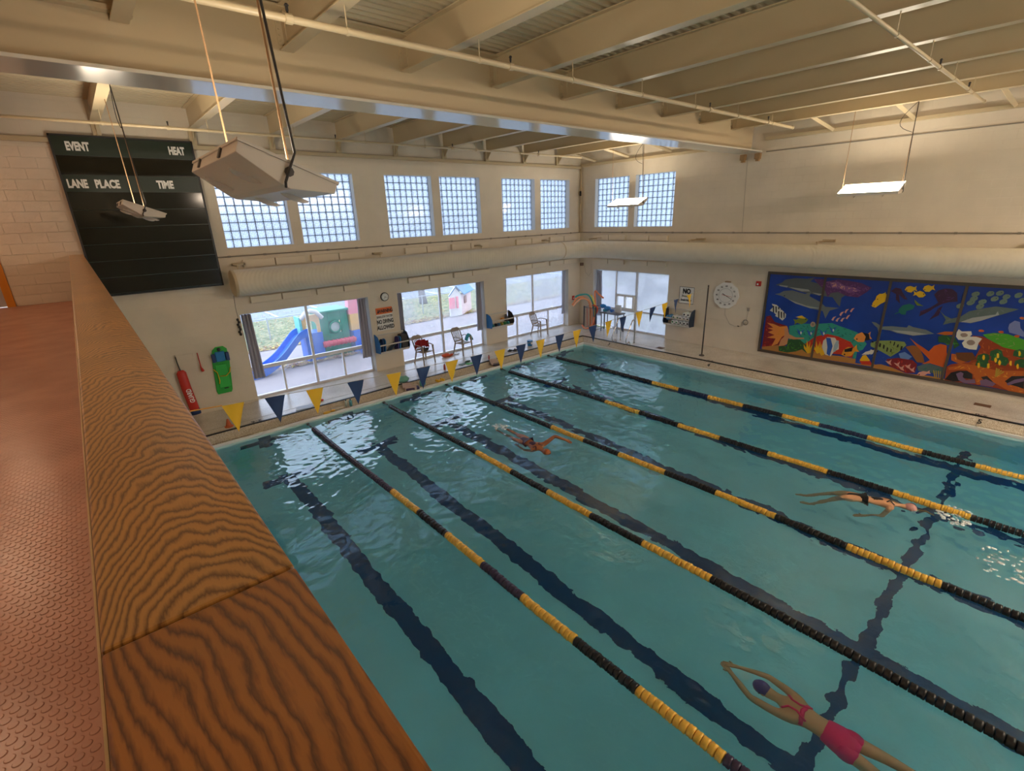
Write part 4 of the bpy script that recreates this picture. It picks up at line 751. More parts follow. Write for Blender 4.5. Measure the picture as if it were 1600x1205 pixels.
# curtains gathered at the window edges
M_cur = mat('grey_curtain', (.42, .42, .50), .9); M_curl = mat('pale_curtain', (.50, .54, .66), .9)
def curtain(axis, u0, u1, v, z0, z1, label, flare=.0, mt=None, grp='curtains drawn back at the windows'):
    n = max(3, int(abs(u1 - u0) / .07)); mb = MB()
    def fn(a, b):
        u = u0 + (u1 - u0) * a * (1 + flare * (b)) ; w = .055 * math.sin(a * n * 2 * math.pi) * (.6 + .4 * (1 - b)) + .008 * math.sin(b * 9 + a * 17); z = z1 + (z0 - z1) * b
        return (u, 14.3 + v + w, z) if axis == 'x' else (16.29 + v + w, u, z)
    mb.sheet(fn, n * 8, 10)
    return mb.build('curtain', mt or M_cur, smooth=True, solid=.004, label=label, cat='curtain', group=None)
curtain('x', 2.93, 3.17, .14, .58, 2.38, 'grey pleated curtain beside the green spine board, nearest the playground slide', .2)
curtain('x', 6.44, 6.18, .14, .50, 2.38, 'grey striped-looking curtain between the play structure window and the wall clock', .2)
curtain('x', 7.54, 7.70, .14, .55, 2.38, 'narrow dark curtain just beyond the no diving warning sign')
curtain('x', 10.98, 10.74, .14, .60, 2.38, 'grey curtain at the playhouse edge of the middle window', .1)
curtain('x', 12.11, 12.17, .14, .90, 2.36, 'thin sliver of curtain above the middle wall rack', 0, M_curl)
curtain('x', 15.53, 15.32, .14, .55, 2.38, 'pale grey curtain nearest the room corner on the playground side', .1, M_curl)
curtain('y', 13.49, 13.18, .14, .45, 2.36, 'bunched pale curtain behind the pool noodle bin', .1, M_curl)
# ================================================================ LAMPS
M_lamp = mat('lamp_glow', (1, .86, .66), .5, emit=LAMP_W)
M_hous = mat('lamp_housing', (.66, .61, .54), .4, bump=.04, bscale=20)
def uplight(cx, zc, y0, y1, s, label, cable=True):
    """tilted pendant tray; s = +1 tips down towards +x"""
    th = math.radians(22.5); U = Vector((math.cos(th) * s, 0, -math.sin(th))); N = Vector((math.sin(th) * s, 0, math.cos(th))); C0 = Vector((cx, 0, zc))
    def pt(u, n, y): p = C0 + U * u + N * n; return Vector((p.x, y, p.z))
    r = root('pendant_uplight', (cx, (y0 + y1) / 2, zc), label, 'lamp', 'pendant uplights hung over the pool')
    prof = [(-.285, 0), (-.285, -.065), (-.02, -.135), (.03, -.14), (.285, -.062), (.285, 0)]
    mb = MB(); n = len(prof); ins = .10
    A_ = [pt(u, q, y0) for u, q in prof]; B_ = [pt(u, q, y1) for u, q in prof]
    mb.add(A_ + B_, [tuple(range(n))] + [tuple(2 * n - 1 - i for i in range(n))] + [(i, n + i, n + i + 1, i + 1) for i in range(n - 1)])
    hs = mb.build('housing', M_hous, parent=r, bevel=.004)
    mb = MB(); mb.add([pt(-.27, .001, y0 + .015), pt(.27, .001, y0 + .015), pt(.27, .001, y1 - .015), pt(-.27, .001, y1 - .015)], [(0, 1, 2, 3) if s > 0 else (3, 2, 1, 0)])
    mb.build('lens', M_lamp, parent=r)
    mb = MB()
    for (ua, ub, yy, w) in ((-.29, .29, y0, .008), (-.29, .29, y1, .008)):
        mb.obox((pt(0, .004, yy)), U, (0, 1, 0), N, .29, w, .008)
    for uu in (-.288, .288): mb.obox(pt(uu, .004, (y0 + y1) / 2), U, (0, 1, 0), N, .006, (y1 - y0) / 2, .008)
    mb.build('rim', M_hous, parent=r)
    for (f, u0) in ((.22, -.15), (.75, -.15), (.25, .15), (.72, .15)):
        y = y0 + (y1 - y0) * f; mb = MB(); nn = -.1 if u0 < 0 else -.10; pts = []
        for k in range(8): a = math.pi * k / 7; pts.append(pt(u0 - .10 * 1 * math.cos(a) , nn - .01 - .035 * math.sin(a), y))
        mb.prism(pts, (0, .012, 0)); mb.build('reflector_flap', M_hous, parent=hs)
    for f in (.3, .78):
        mb = MB(); p = pt(-.288, -.03, y0 + (y1 - y0) * f); mb.obox(p, U, (0, 1, 0), N, .008, .022, .03); mb.build('clip', M_dark, parent=hs)
    jx = X(0) if s > 0 else X(8)
    for k, yy in enumerate((y0 + .02, y1 - .02)):
        p = pt(0, -.02, yy); mb = MB(); mb.tube([p, (jx if abs(jx - cx) > .2 else cx * .6 + jx * .4, yy, 6.735)], .007, 6); mb.build('suspension_rod', mat('rod_copper', (.42, .26, .14), .4, metal=.5), parent=r)
        mb = MB(); mb.disc(pt(.0, -.05, yy - (.012 if k == 0 else -.012)), (0, 1, 0), .028, .03, 8); mb.build('rod_bracket', M_dark, parent=r)
    yy = y0 - .012
    mb = MB(); p0 = pt(0, -.145, yy); p1 = pt(0, .06, yy - .01); q = Vector((cx * .6 + jx * .4 if s > 0 else jx, y0 + .02, 6.735))
    mb.tube([p0, p0 + Vector((0, -.01, .03)), p1, p1 + (q - p1) * .5 + Vector((-.012, 0, 0)), q], .008, 6); mb.build('power_cable', M_blackr, parent=r)
    if cable:
        mb = MB(); a = Vector((q.x, y0 + .02, 6.735)); b = Vector((q.x, y0 + .02, 6.0)); pts = []
        for k in range(9): t = k / 8; pts.append(Vector((a.x, y0 + .02 + .30 * math.sin(t * math.pi / 1.0) * .9, 6.74 - .62 * t - .08 * math.sin(t * math.pi))))
        mb.tube(pts, .006, 5); mb.build('looped_cord', M_blackr, parent=r)
    return r
uplight(1.085, 4.965, 3.2, 4.5, 1, 'large nearest cream pendant uplight seen from below in front of the glass blocks', False)
uplight(1.05, 4.96, 10.3, 11.6, 1, 'small grey pendant uplight hanging in front of the black scoreboard', True)
uplight(14.9, 4.99, 3.2, 4.45, -1, 'glowing pendant uplight in front of the plain upper wall above the mural', True)
uplight(14.95, 4.97, 10.35, 11.65, -1, 'glowing pendant uplight in front of the corner glass block windows', True)
for cx, s in ((1.08, 1), (14.9, -1)):
    for y in (-4.0, -9.6): uplight(cx, 4.97, y, y + 1.3, s, 'pendant uplight behind the viewer, ' + ('balcony' if s > 0 else 'mural') + ' side, ' + ('nearer' if y > -5 else 'at the far end wall'), False)
# unseen warm lamps added over the walkway, lined up with the floor highlights
for yy, w_ in ((2.4, 'nearest the viewer'), (5.6, 'second along'), (9.2, 'third along'), (12.6, 'closest to the scoreboard wall')):
    r = root('balcony_lamp', (-1.75, yy, 6.5), 'added warm strip lamp over the balcony walkway, ' + w_, 'lamp', 'added strip lamps over the balcony')
    MB().box(-1.90, -1.60, yy - .6, yy + .6, 6.52, 6.60).build('housing', M_hous, parent=r)
    MB().box(-1.87, -1.63, yy - .58, yy + .58, 6.505, 6.52).build('diffuser', mat('added_balcony_glow', (1, .66, .42), .5, emit=BALC_W), parent=r)

# unseen strip lamps added behind the viewer to brighten lower walls and pool
for i, (xx, w_) in enumerate(((6.7, 'nearest the balcony'), (8.6, 'second from the balcony'), (10.5, 'middle of the row'), (12.4, 'second from the mural wall'), (14.3, 'nearest the mural wall'))):
    r = root('added_strip_lamp', (xx, -4.6, 6.1), 'added warm white strip lamp behind the viewer, ' + w_, 'lamp', 'added strip lamps over the near end of the pool')
    m = MB(); m.obox((xx, -4.6, 6.18), (1, 0, 0), (0, .8, .6), (0, -.6, .8), .9, .2, .03); m.build('housing', M_hous, parent=r)
    m = MB(); m.obox((xx, -4.57, 6.14), (1, 0, 0), (0, .8, .6), (0, -.6, .8), .86, .18, .012); m.build('diffuser', mat('added_strip_glow', (1, .80, .60), .5, emit=HALL_W), parent=r)
    for s in (-1, 1): MB().cyl((xx + s * .6, -4.6, 6.2), (xx + s * .6, -4.6, 7.2), .008, 6).build('suspension_rod', M_dark, parent=r)

# ================================================================ PIPES AND DUCTS
def pipe_run(name, y, z, x0, x1, r, label, heads, hang):
    t = root(name, ((x0 + x1) / 2, y, z), label, 'pipe', 'ceiling sprinkler pipes')
    MB().cyl((x0, y, z), (x1, y, z), r, 12).build('pipe', M_steel, parent=t, smooth=True)
    for k in hang:
        xx = X(k); m = MB(); m.cyl((xx, y, z), (xx, y, 6.74), .007, 6); m.disc((xx, y, z), (1, 0, 0), r + .008, .03, 12); m.build('pipe_hanger', M_steel, parent=t)
    for h in heads:
        m = MB(); m.cyl((h, y, z + r), (h, y, z + r + .05), .010, 6); m.disc((h, y, z + r + .075), (0, 0, 1), .022, .006, 8); m.cyl((h, y, z + r + .03), (h, y, z + r + .09), .014, 6); m.build('sprinkler_head', M_black, parent=t)
        m = MB(); m.disc((h, y, z), (1, 0, 0), r + .012, .07, 12); m.build('coupling', M_steel, parent=t)
    m = MB(); m.disc((x1, y, z), (1, 0, 0), r + .01, .05, 12); m.build('end_cap', M_steel, parent=t)
pipe_run('sprinkler_pipe', 5.6, 6.5, -4, 14.3, .034, 'thickest white sprinkler pipe crossing below the joists in the foreground bay', (2.1, 4.95, 10.2, 12.9), (0, 1, 2, 3, 4, 5, 6, 7))
pipe_run('sprinkler_pipe', 12.55, 6.5, -4, 14.25, .028, 'far thin white sprinkler pipe running just before the window wall', (2.0, 5.4, 8.8, 12.2), (0, 1, 2, 3, 4, 5, 6, 7))
pipe_run('sprinkler_pipe', 2.07, 6.5, 4.5, 14.5, .024, 'short diagonal-looking sprinkler pipe over the mural side of the pool', (10.3, 12.7), (4, 5, 6, 7))
t = root('wall_conduit', (9, 14.27, 3.89), 'grey electrical conduit running round both walls above the air duct', 'conduit')
m = MB(); m.cyl((2.66, 14.278, 3.89), (16.26, 14.278, 3.89), .016, 8); m.cyl((16.268, 14.28, 3.89), (16.268, -12, 3.89), .016, 8); m.build('conduit', M_lead, parent=t)
for i in range(16): MB().box(2.9 + i * .85, 2.96 + i * .85, 14.255, 14.3, 3.865, 3.915).build('strap', M_lead, parent=t)
for i in range(14): MB().box(16.245, 16.29, 13.2 - i * 1.1, 13.26 - i * 1.1, 3.865, 3.915).build('strap', M_lead, parent=t)
t = root('wall_conduit', (16.27, 2, 6.2), 'thin dark conduit high on the mural wall below the steel ledge', 'conduit')
MB().cyl((16.268, -12, 6.2), (16.268, 7.0, 6.2), .014, 8).build('conduit', M_lead, parent=t)
m = MB(); m.cyl((16.276, 7.45, 3.9), (16.276, 7.55, 6.1), .005, 6); tag(m.build('vertical_wire', M_lead, label='thin vertical wire on the bare upper wall right of the corner windows', cat='wire'))
m = MB(); m.cyl((16.20, 14.22, 3.9), (16.20, 14.22, 6.4), .03, 10); m.build('corner_pipe', M_steel, smooth=True, label='cream vertical pipe in the far upper corner of the hall', cat='pipe')
m = MB(); m.box(16.10, 16.16, 14.15, 14.2, 5.32, 5.5); m.cyl((16.13, 14.17, 5.0), (16.13, 14.17, 5.32), .006, 6); m.build('corner_sensor', M_black, label='tiny black sensor beside the pipe in the upper corner', cat='sensor')
for yy in (7.22, 7.66):
    m = MB(); m.box(16.16, 16.29, yy - .08, yy + .08, 6.02, 6.18); m.box(16.19, 16.29, yy - .05, yy + .05, 5.96, 6.02)
    m.build('junction_box', mat('brown_box', (.32, .19, .08), .5), bevel=.006, label='brown junction box below the girder end, nearer the ' + ('mural side' if yy < 7.4 else 'corner windows'), cat='box')
# fabric air duct, L-shaped
M_duct = mat('duct_fabric', (.68, .63, .52), .65, var=.03); t_ = M_duct.node_tree
tcd = nd(t_, 'ShaderNodeTexCoord'); sx_ = nd(t_, 'ShaderNodeSeparateXYZ'); t_.links.new(tcd.outputs['Object'], sx_.inputs[0])
ad_ = nd(t_, 'ShaderNodeMath', operation='SUBTRACT'); t_.links.new(sx_.outputs[0], ad_.inputs[0]); t_.links.new(sx_.outputs[1], ad_.inputs[1])
ml_ = nd(t_, 'ShaderNodeMath', operation='MULTIPLY'); ml_.inputs[1].default_value = 62; t_.links.new(ad_.outputs[0], ml_.inputs[0])
sn_ = nd(t_, 'ShaderNodeMath', operation='SINE'); t_.links.new(ml_.outputs[0], sn_.inputs[0])
bd_ = nd(t_, 'ShaderNodeBump', i_Strength=.28, i_Distance=.006); t_.links.new(sn_.outputs[0], bd_.inputs['Height']); t_.links.new(bd_.outputs[0], t_.nodes['Principled BSDF'].inputs['Normal'])
t = root('air_duct', (9, 13.78, 3.27), 'long round cream air duct bending round the corner of the hall', 'duct')
R = .325; m = MB(); m.tube([(2.765, 13.78, 3.27), (2.78, 13.78, 3.27)], [.318, R], 28); m.build('duct_end', M_steel, parent=t)
m = MB(); m.tube([(2.78, 13.78, 3.27), (4.6, 13.78, 3.27), (8, 13.78, 3.27), (12, 13.78, 3.27), (14.5, 13.78, 3.27)], R, 28, caps=False); m.build('duct_run', M_duct, parent=t, smooth=True)
pts = [(14.5, 13.78, 3.27)] + [(14.5 + 1.25 * math.sin(a), 13.78 - 1.25 * (1 - math.cos(a)), 3.27) for a in [math.pi / 2 * k / 6 for k in range(1, 7)]]
MB().tube(pts, R, 28, caps=False).build('duct_elbow', M_duct, parent=t, smooth=True)
MB().tube([(15.75, 12.53, 3.27), (15.75, 8, 3.27), (15.75, 3, 3.27), (15.75, -4, 3.27), (15.75, -11.9, 3.27)], R, 28, caps=False).build('duct_run', M_duct, parent=t, smooth=True)
for xx in (2.79, 14.5): MB().tube([(xx - .01, 13.78, 3.27), (xx + .04, 13.78, 3.27)], R + .008, 28).build('duct_band', M_steel, parent=t)
for yy in (12.53, 5.0): MB().tube([(15.75, yy - .02, 3.27), (15.75, yy + .02, 3.27)], R + .006, 28).build('duct_band', M_duct, parent=t)
for xx in (2.95, 6.8, 10.6, 13.9):
    m = MB(); m.box(xx, xx + .03, 13.75, 14.3, 3.66, 3.70); m.box(xx, xx + .30, 14.2, 14.3, 3.66, 3.72); m.tube([(xx + .015, 13.8, 3.68), (xx + .015, 13.8, 3.60)], .012, 6); m.tube([(xx + .01, 13.86, 3.69), (xx + .25, 14.24, 3.70)], .014, 6); m.build('duct_bracket', M_steel, parent=t)
for yy in (13.3, 8.95, 5.05, .9):
    m = MB(); m.box(15.7, 16.29, yy, yy + .03, 3.64, 3.68); m.box(16.2, 16.29, yy - .28, yy + .03, 3.64, 3.71); m.tube([(15.75, yy + .015, 3.66), (15.75, yy + .015, 3.59)], .012, 6); m.tube([(15.82, yy, 3.68), (16.24, yy - .24, 3.69)], .014, 6); m.build('duct_bracket', mat('duct_bracket_tan', (.42, .33, .22), .5), parent=t)

# ================================================================ SCOREBOARD
sb = root('scoreboard', (1.4, 14.25, 3.23), 'large black and green swim meet scoreboard with white headings on the end wall', 'scoreboard')
MB().box(.16, 2.64, 14.185, 14.30, 3.23, 6.48).build('housing', mat('sb_black', (.012, .012, .011), .2), parent=sb, bevel=.008)
M_sbg = mat('sb_green', (.010, .024, .015), .3, spec=.5); M_sbd = mat('sb_digit_glass', (.006, .007, .004), .09, spec=.6, var=.3, vscale=2)
MB().box(.185, 2.615, 14.172, 14.186, 6.10, 6.455).build('header_panel', M_sbg, parent=sb)
MB().box(.185, 2.615, 14.172, 14.186, 5.40, 5.73).build('header_panel', M_sbg, parent=sb)
MB().box(.185, 2.615, 14.176, 14.186, 5.75, 6.08).build('digit_panel', M_sbd, parent=sb)
for k in range(6):
    z1 = 5.385 - k * .355; m = MB(); m.box(.185, 2.615, 14.176, 14.186, z1 - .335, z1); m.build('digit_panel', M_sbd, parent=sb)
for k in range(6):
    z1 = 5.385 - k * .355 - .35; MB().box(.185, 2.615, 14.166, 14.186, z1, z1 + .012).build('divider', M_sbg, parent=sb)
m = MB(); m.box(.15, .185, 14.16, 14.3, 3.22, 6.49); m.box(2.615, 2.65, 14.16, 14.3, 3.22, 6.49); m.box(.15, 2.65, 14.16, 14.3, 6.46, 6.49); m.box(.15, 2.65, 14.16, 14.3, 3.22, 3.24); m.build('frame', M_black, parent=sb)
for s_, x0, x1, z in (('EVENT', .38, .76, 6.20), ('HEAT', 2.15, 2.46, 6.20), ('LANE', .23, .56, 5.485), ('PLACE', .68, 1.10, 5.485), ('TIME', 1.77, 2.09, 5.485)):
    o = text(s_, 'heading_lettering', M_txtw, sb, ((x0 + x1) / 2, 14.169, z), (1, 0, 0), (0, 0, 1), .22, sx=.55, bold=.011)
    w = max(v.co.x for v in o.data.vertices) - min(v.co.x for v in o.data.vertices); k = (x1 - x0) / w; c = (x0 + x1) / 2 - WLOC[sb.name][0]
    for v in o.data.vertices: v.co.x = c + (v.co.x - c) * k

# ================================================================ MURAL
MC = dict(k=(.01, .01, .015), maroon=(.20, .012, .02), sand=(.42, .20, .05), teal=(.03, .30, .24), red=(.50, .03, .015), blue2=(.01, .05, .33), dgreen=(.02, .09, .03), grey=(.09, .11, .12), lgrey=(.32, .34, .33),
          grey2=(.14, .17, .18), grey3=(.10, .14, .13), purple=(.10, .03, .14), violet=(.20, .08, .24), white=(.60, .60, .54), olive=(.15, .20, .02), yellow=(.75, .45, .01), orange=(.72, .26, .05), skin=(.55, .26, .13),
          blue3=(.02, .10, .45), lblue=(.30, .42, .50), tan=(.40, .30, .22), tan2=(.25, .20, .17), gold=(.65, .28, .02), pink=(.60, .30, .25), leafg=(.20, .27, .08), brown=(.25, .09, .02), orangered=(.52, .09, .01),
          lblue2=(.12, .22, .50), slate=(.07, .12, .13), ochre=(.36, .26, .03), dteal=(.01, .14, .11), plum=(.045, .015, .05), sage=(.14, .21, .17), rust=(.26, .04, .01), orange2=(.42, .10, .015), brown2=(.12, .04, .012),
          green=(.06, .30, .02), periwinkle=(.16, .20, .42), mauve=(.16, .10, .20))
mu = root('mural', (16.26, 2.6, .15), 'long painted coral reef mural with dolphins, sharks and bright fish in dark framed panels', 'mural')
divs = [6.42, 4.85, 3.29, 1.76, .2, -1.35]; M_mb = mat('mural_blue', (.008, .045, .30), .28, var=.25, vscale=1.2)
for a, b in zip(divs, divs[1:]): MB().box(16.262, 16.288, b + .03, a - .03, .22, 2.68).build('painted_panel', M_mb, parent=mu)
M_mf = mat('mural_frame', (.075, .060, .048), .5)
m = MB(); m.box(16.235, 16.29, -1.42, 6.46, 2.655, 2.73); m.box(16.235, 16.29, -1.42, 6.46, .15, .235); m.box(16.235, 16.29, 6.40, 6.46, .235, 2.655); m.box(16.235, 16.29, -1.42, -1.36, .235, 2.655); m.build('frame', M_mf, parent=mu)
for d in divs[1:-1]: MB().box(16.24, 16.29, d - .028, d + .028, .235, 2.655).build('frame_bar', M_mf, parent=mu)
bycol = {}
for i, (c, P) in enumerate(MURAL):
    # clip to the frame opening, tiny step outwards per layer of paint
    P = [(min(max(y, -1.3), 6.40), min(max(z, .235), 2.655)) for y, z in P]
    bycol.setdefault(i, (c, P))
mb = MB(); cols = sorted(MC); 
for i, (c, P) in bycol.items():
    mb.k = cols.index(c); x = 16.2615 - .00007 * i; area = sum(P[j][0] * P[(j + 1) % len(P)][1] - P[(j + 1) % len(P)][0] * P[j][1] for j in range(len(P)))
    Q = P if area < 0 else P[::-1]
    mb.add([(x, y, z) for y, z in Q], [tuple(range(len(Q)))])
gm = random.Random(4)
def inside(P, y, z):
    c = False
    for (a, b), (c_, d) in zip(P, P[1:] + P[:1]):
        if (b > z) != (d > z) and y < (c_ - a) * (z - b) / (d - b) + a: c = not c
    return c
BRUSH = dict(purple='violet', green='leafg', leafg='olive', sand='ochre', rust='orange2', teal='dteal', maroon='red', orange2='gold', slate='dteal', dgreen='green', blue2='blue3', red='orangered', grey3='grey2', violet='pink', plum='purple', orange='gold')
for i, (c, P) in list(bycol.items()):
    if c not in BRUSH: continue
    ys_ = [p[0] for p in P]; zs_ = [p[1] for p in P]; ar = (max(ys_) - min(ys_)) * (max(zs_) - min(zs_)); mb.k = cols.index(BRUSH[c]); x = 16.2615 - .00007 * i - .00003
    for _ in range(int(min(160, ar * (320 if c in ('purple', 'violet') else 110)))):
        y = gm.uniform(min(ys_), max(ys_)); z = gm.uniform(min(zs_), max(zs_)); a = gm.uniform(-1.2, 1.6); L = gm.uniform(.02, .06); w = L * .22
        q = [(y - L * math.cos(a), z - L * math.sin(a)), (y + w * math.sin(a), z - w * math.cos(a)), (y + L * math.cos(a), z + L * math.sin(a)), (y - w * math.sin(a), z + w * math.cos(a))]
        if all(inside(P, *p) for p in q): mb.add([(x, p[0], p[1]) for p in q], [(3, 2, 1, 0)])
o = mb.build('reef_painting', [mat('paint_' + c, MC[c], .35) for c in cols], parent=mu)
import bmesh
bm = bmesh.new(); bm.from_mesh(o.data); bmesh.ops.triangulate(bm, faces=bm.faces, ngon_method='EAR_CLIP'); bm.to_mesh(o.data); bm.free()

# ================================================================ SIGNS, CLOCKS, ALARMS
sg = root('warning_sign', (6.96, 14.29, 1.3), 'orange and white warning sign reading no diving allowed, under the small round clock', 'sign')
MB().box(6.68, 7.24, 14.285, 14.298, 1.30, 2.03).build('sign_board', M_white, parent=sg, bevel=.003)
MB().box(6.68, 7.24, 14.281, 14.286, 1.83, 2.03).build('header_band', mat('sign_orange', (.75, .16, .03), .45), parent=sg)
for s_, z, sz, sx, b in (('WARNING', 1.875, .15, .72, .006), ('SHALLOW WATER', 1.71, .105, .62, 0), ('NO DIVING', 1.53, .175, .62, .006), ('ALLOWED', 1.345, .175, .72, .006)):
    text(s_, 'lettering', M_txtk, sg, (6.96 + (.04 if s_ == 'WARNING' else 0), 14.279, z), (1, 0, 0), (0, 0, 1), sz, sx=sx, bold=b)
m = MB(); m.prism([(6.71, 14.279, 1.87), (6.79, 14.279, 1.87), (6.75, 14.279, 1.95)], (0, -.002, 0)); m.build('warning_triangle', M_txtk, parent=sg)
sg = root('wall_sign', (16.28, 9.19, 1.42), 'white sign headed NO above the rack of foam rolls', 'sign')
MB().box(16.278, 16.288, 8.90, 9.48, 1.42, 2.02).build('sign_board', M_white, parent=sg, bevel=.003)
m = MB(); m.box(16.275, 16.279, 8.90, 8.915, 1.42, 2.02); m.box(16.275, 16.279, 9.465, 9.48, 1.42, 2.02); m.box(16.275, 16.279, 8.915, 9.465, 2.005, 2.02); m.box(16.275, 16.279, 8.915, 9.465, 1.42, 1.435); m.build('border', M_txtk, parent=sg)
for s_, z, sz, sx, b in (('NO', 1.79, .24, .8, .012), ('Prolonged', 1.66, .11, .75, .002), ('Breath Holding', 1.52, .11, .62, .002)):
    text(s_, 'lettering', M_txtk, sg, (16.272, 9.19, z), (0, -1, 0), (0, 0, 1), sz, sx=sx, bold=b)
def clock(c, r, right, nrm, n, label, face_r, numerals):
    t = root('wall_clock', c, label, 'clock'); c = Vector(c); N = Vector(nrm); Rr = Vector(right)
    m = MB(); pts = [c + Rr * r * math.sin(2 * math.pi * (k + .5) / n) + Vector((0, 0, 1)) * r * math.cos(2 * math.pi * (k + .5) / n) for k in range(n)]
    m.prism(pts if N.dot((pts[1] - pts[0]).cross(pts[2] - pts[1])) > 0 else pts[::-1], N * .05); m.build('case', M_white if n == 10 else M_black, parent=t, bevel=.004)
    m = MB(); m.disc(c + N * .052, N, face_r, .006, 32); m.build('dial', mat('dial_white', (.74, .75, .74), .4), parent=t)
    for i, s_ in enumerate(numerals):
        a = 2 * math.pi * (i + 1) / 12 if len(numerals) == 12 else 0; rr = face_r * .84
        p = c + N * .0565 + Rr * rr * math.sin(a) + Vector((0, 0, 1)) * (rr * math.cos(a) - face_r * .06); text(s_, 'numeral', M_txtk, t, p, Rr, (0, 0, 1), face_r * .20, .001, bold=.002 if n == 10 else .001)
    return t, c, N, Rr
def hand(t, c, N, Rr, a, L, w, mt, tail=.2, off=.06):
    a = math.radians(a); d = Rr * math.sin(a) + Vector((0, 0, 1)) * math.cos(a); s_ = d.cross(N); p = c + N * off
    m = MB(); m.prism([p - d * L * tail - s_ * w, p + d * L - s_ * w * .6, p + d * L + s_ * w * .6, p - d * L * tail + s_ * w], N * .003); m.build('hand', mt, parent=t)
t, c, N, Rr = clock((7.03, 14.295, 2.36), .135, (1, 0, 0), (0, -1, 0), 28, 'small round black-rimmed clock above the warning sign', .112, [str(i) for i in range(1, 13)])
hand(t, c, N, Rr, 205, .06, .006, M_txtk); hand(t, c, N, Rr, 112, .09, .004, M_txtk)
t, c, N, Rr = clock((16.285, 7.73, 1.86), .45, (0, -1, 0), (-1, 0, 0), 10, 'big white ten-sided pace clock beside the black pole', .37, ['5', '10', '15', '20', '25', '30', '35', '40', '45', '50', '55', '60'])
M_ring = mat('dial_ring', (.25, .28, .33), .5)
m = MB(); m.tube([c + N * .058 + Rr * .235 * math.sin(a) + Vector((0, 0, 1)) * .235 * math.cos(a) for a in [2 * math.pi * k / 32 for k in range(32)]], .004, 4, closed=True); m.build('dial_ring', M_ring, parent=t)
hand(t, c, N, Rr, 117, .24, .010, M_txtk, .55); hand(t, c, N, Rr, 98, .23, .006, mat('hand_red', (.5, .03, .02), .4), .6, .065)
m = MB(); m.box(16.22, 16.285, 7.62, 7.80, 2.30, 2.335); m.build('clock_bracket', mat('brown_bracket', (.35, .22, .12), .5), parent=t)
m = MB(); m.tube([(16.27, 7.72, 1.44), (16.275, 7.70, 1.2), (16.275, 7.52, .92), (16.275, 7.30, .85), (16.275, 7.08, .90), (16.275, 6.98, 1.02)], .005, 5); m.build('power_cord', mat('cord_grey', (.4, .37, .33), .5), parent=t)
m = MB(); m.obox((16.27, 7.20, .875), (0, 1, .2), (1, 0, 0), (0, -.2, 1), .03, .012, .012); m.build('cord_plug', M_black, parent=t)
t = root('extension_cord_reel', (16.27, 6.97, 1.06), 'coiled grey cord hung on a hook between clock and mural', 'cord')
m = MB()
for q in range(3): m.tube([(16.265 - .008 * q, 6.97 + (.075 + .006 * q) * math.cos(a), 1.04 + (.075 + .006 * q) * math.sin(a)) for a in [2 * math.pi * k / 20 for k in range(20)]], .009, 6, closed=True)
m.build('coil', mat('coil_grey', (.25, .23, .20), .5), parent=t)
m = MB(); m.cyl((16.28, 6.96, 1.12), (16.28, 6.93, 1.42), .003, 5); m.build('lead', M_lead, parent=t)
m = MB(); m.box(16.265, 16.29, 6.90, 6.97, 1.42, 1.53); m.box(16.26, 16.266, 6.925, 6.945, 1.46, 1.50); m.build('wall_socket', mat('socket_grey', (.34, .31, .27), .5), bevel=.003, label='small grey wall socket between the pace clock and the mural', cat='socket')
for nm, lc, lab in (('fire_alarm', (16.285, 6.72, 2.33), 'red fire alarm strobe high between the pace clock and the mural'),):
    t = root(nm, lc, lab, 'alarm'); MB().box(16.25, 16.29, 6.64, 6.80, 2.25, 2.41).build('alarm_case', mat('alarm_red', (.45, .02, .015), .4), parent=t, bevel=.006); m = MB(); m.ball((16.248, 6.74, 2.31), .012, .03, .03, 8, 6); m.build('strobe', M_white, parent=t)
t = root('fire_alarm', (15.87, 14.29, 1.17), 'red fire alarm call point on the narrow wall beside the corner', 'alarm')
MB().box(15.80, 15.93, 14.26, 14.30, 1.10, 1.28).build('alarm_case', MATS['alarm_red'], parent=t, bevel=.006); MB().box(15.83, 15.90, 14.252, 14.262, 1.16, 1.19).build('pull_handle', M_white, parent=t)
t = root('wall_speaker', (16.2, 14.05, 2.60), 'small brown loudspeaker in the corner above the noodle bin', 'speaker')
m = MB(); m.obox((16.16, 14.08, 2.60), (.8, -.6, 0), (.6, .8, 0), (0, 0, 1), .07, .05, .06); m.build('speaker_case', mat('speaker_brown', (.16, .09, .05), .5), parent=t, bevel=.006)
m = MB(); m.cyl((16.16, 14.08, 2.60), (16.28, 14.08, 2.62), .015, 6); m.build('mount', M_lead, parent=t); m = MB(); m.tube([(16.27, 14.03, 2.56), (16.275, 13.95, 2.25), (16.275, 13.80, 2.12), (16.275, 13.66, 2.25), (16.275, 13.64, 2.62)], .004, 5); m.build('wire', M_lead, parent=t)

# ================================================================ RESCUE GEAR ON THE WALL
t = root('rescue_tube', (1.34, 14.22, .05), 'long red rescue tube lettered GUARD hanging beside the oak-capped balcony wall', 'rescue tube')
m = MB(); m.tube([(1.29, 14.20, 1.26), (1.29, 14.20, 1.20), (1.31, 14.20, .8), (1.35, 14.20, .4), (1.375, 14.20, .14), (1.385, 14.20, .06)], [.036, .063, .066, .066, .063, .042], 14, sy=1.67); m.build('foam_tube', M_red, parent=t, smooth=True)
m = MB(); m.tube([(1.26, 14.25, 1.62), (1.265, 14.24, 1.45), (1.29, 14.23, 1.22)], .022, 8, sy=.6); m.tube([(1.30, 14.24, 1.25), (1.22, 14.24, .95), (1.28, 14.24, .75)], .014, 6); m.build('strap', M_black, parent=t)
MB().tube([(1.375, 14.197, .20), (1.385, 14.197, .07)], .065, 14, sy=1.69).build('end_band', M_navy, parent=t, smooth=True)
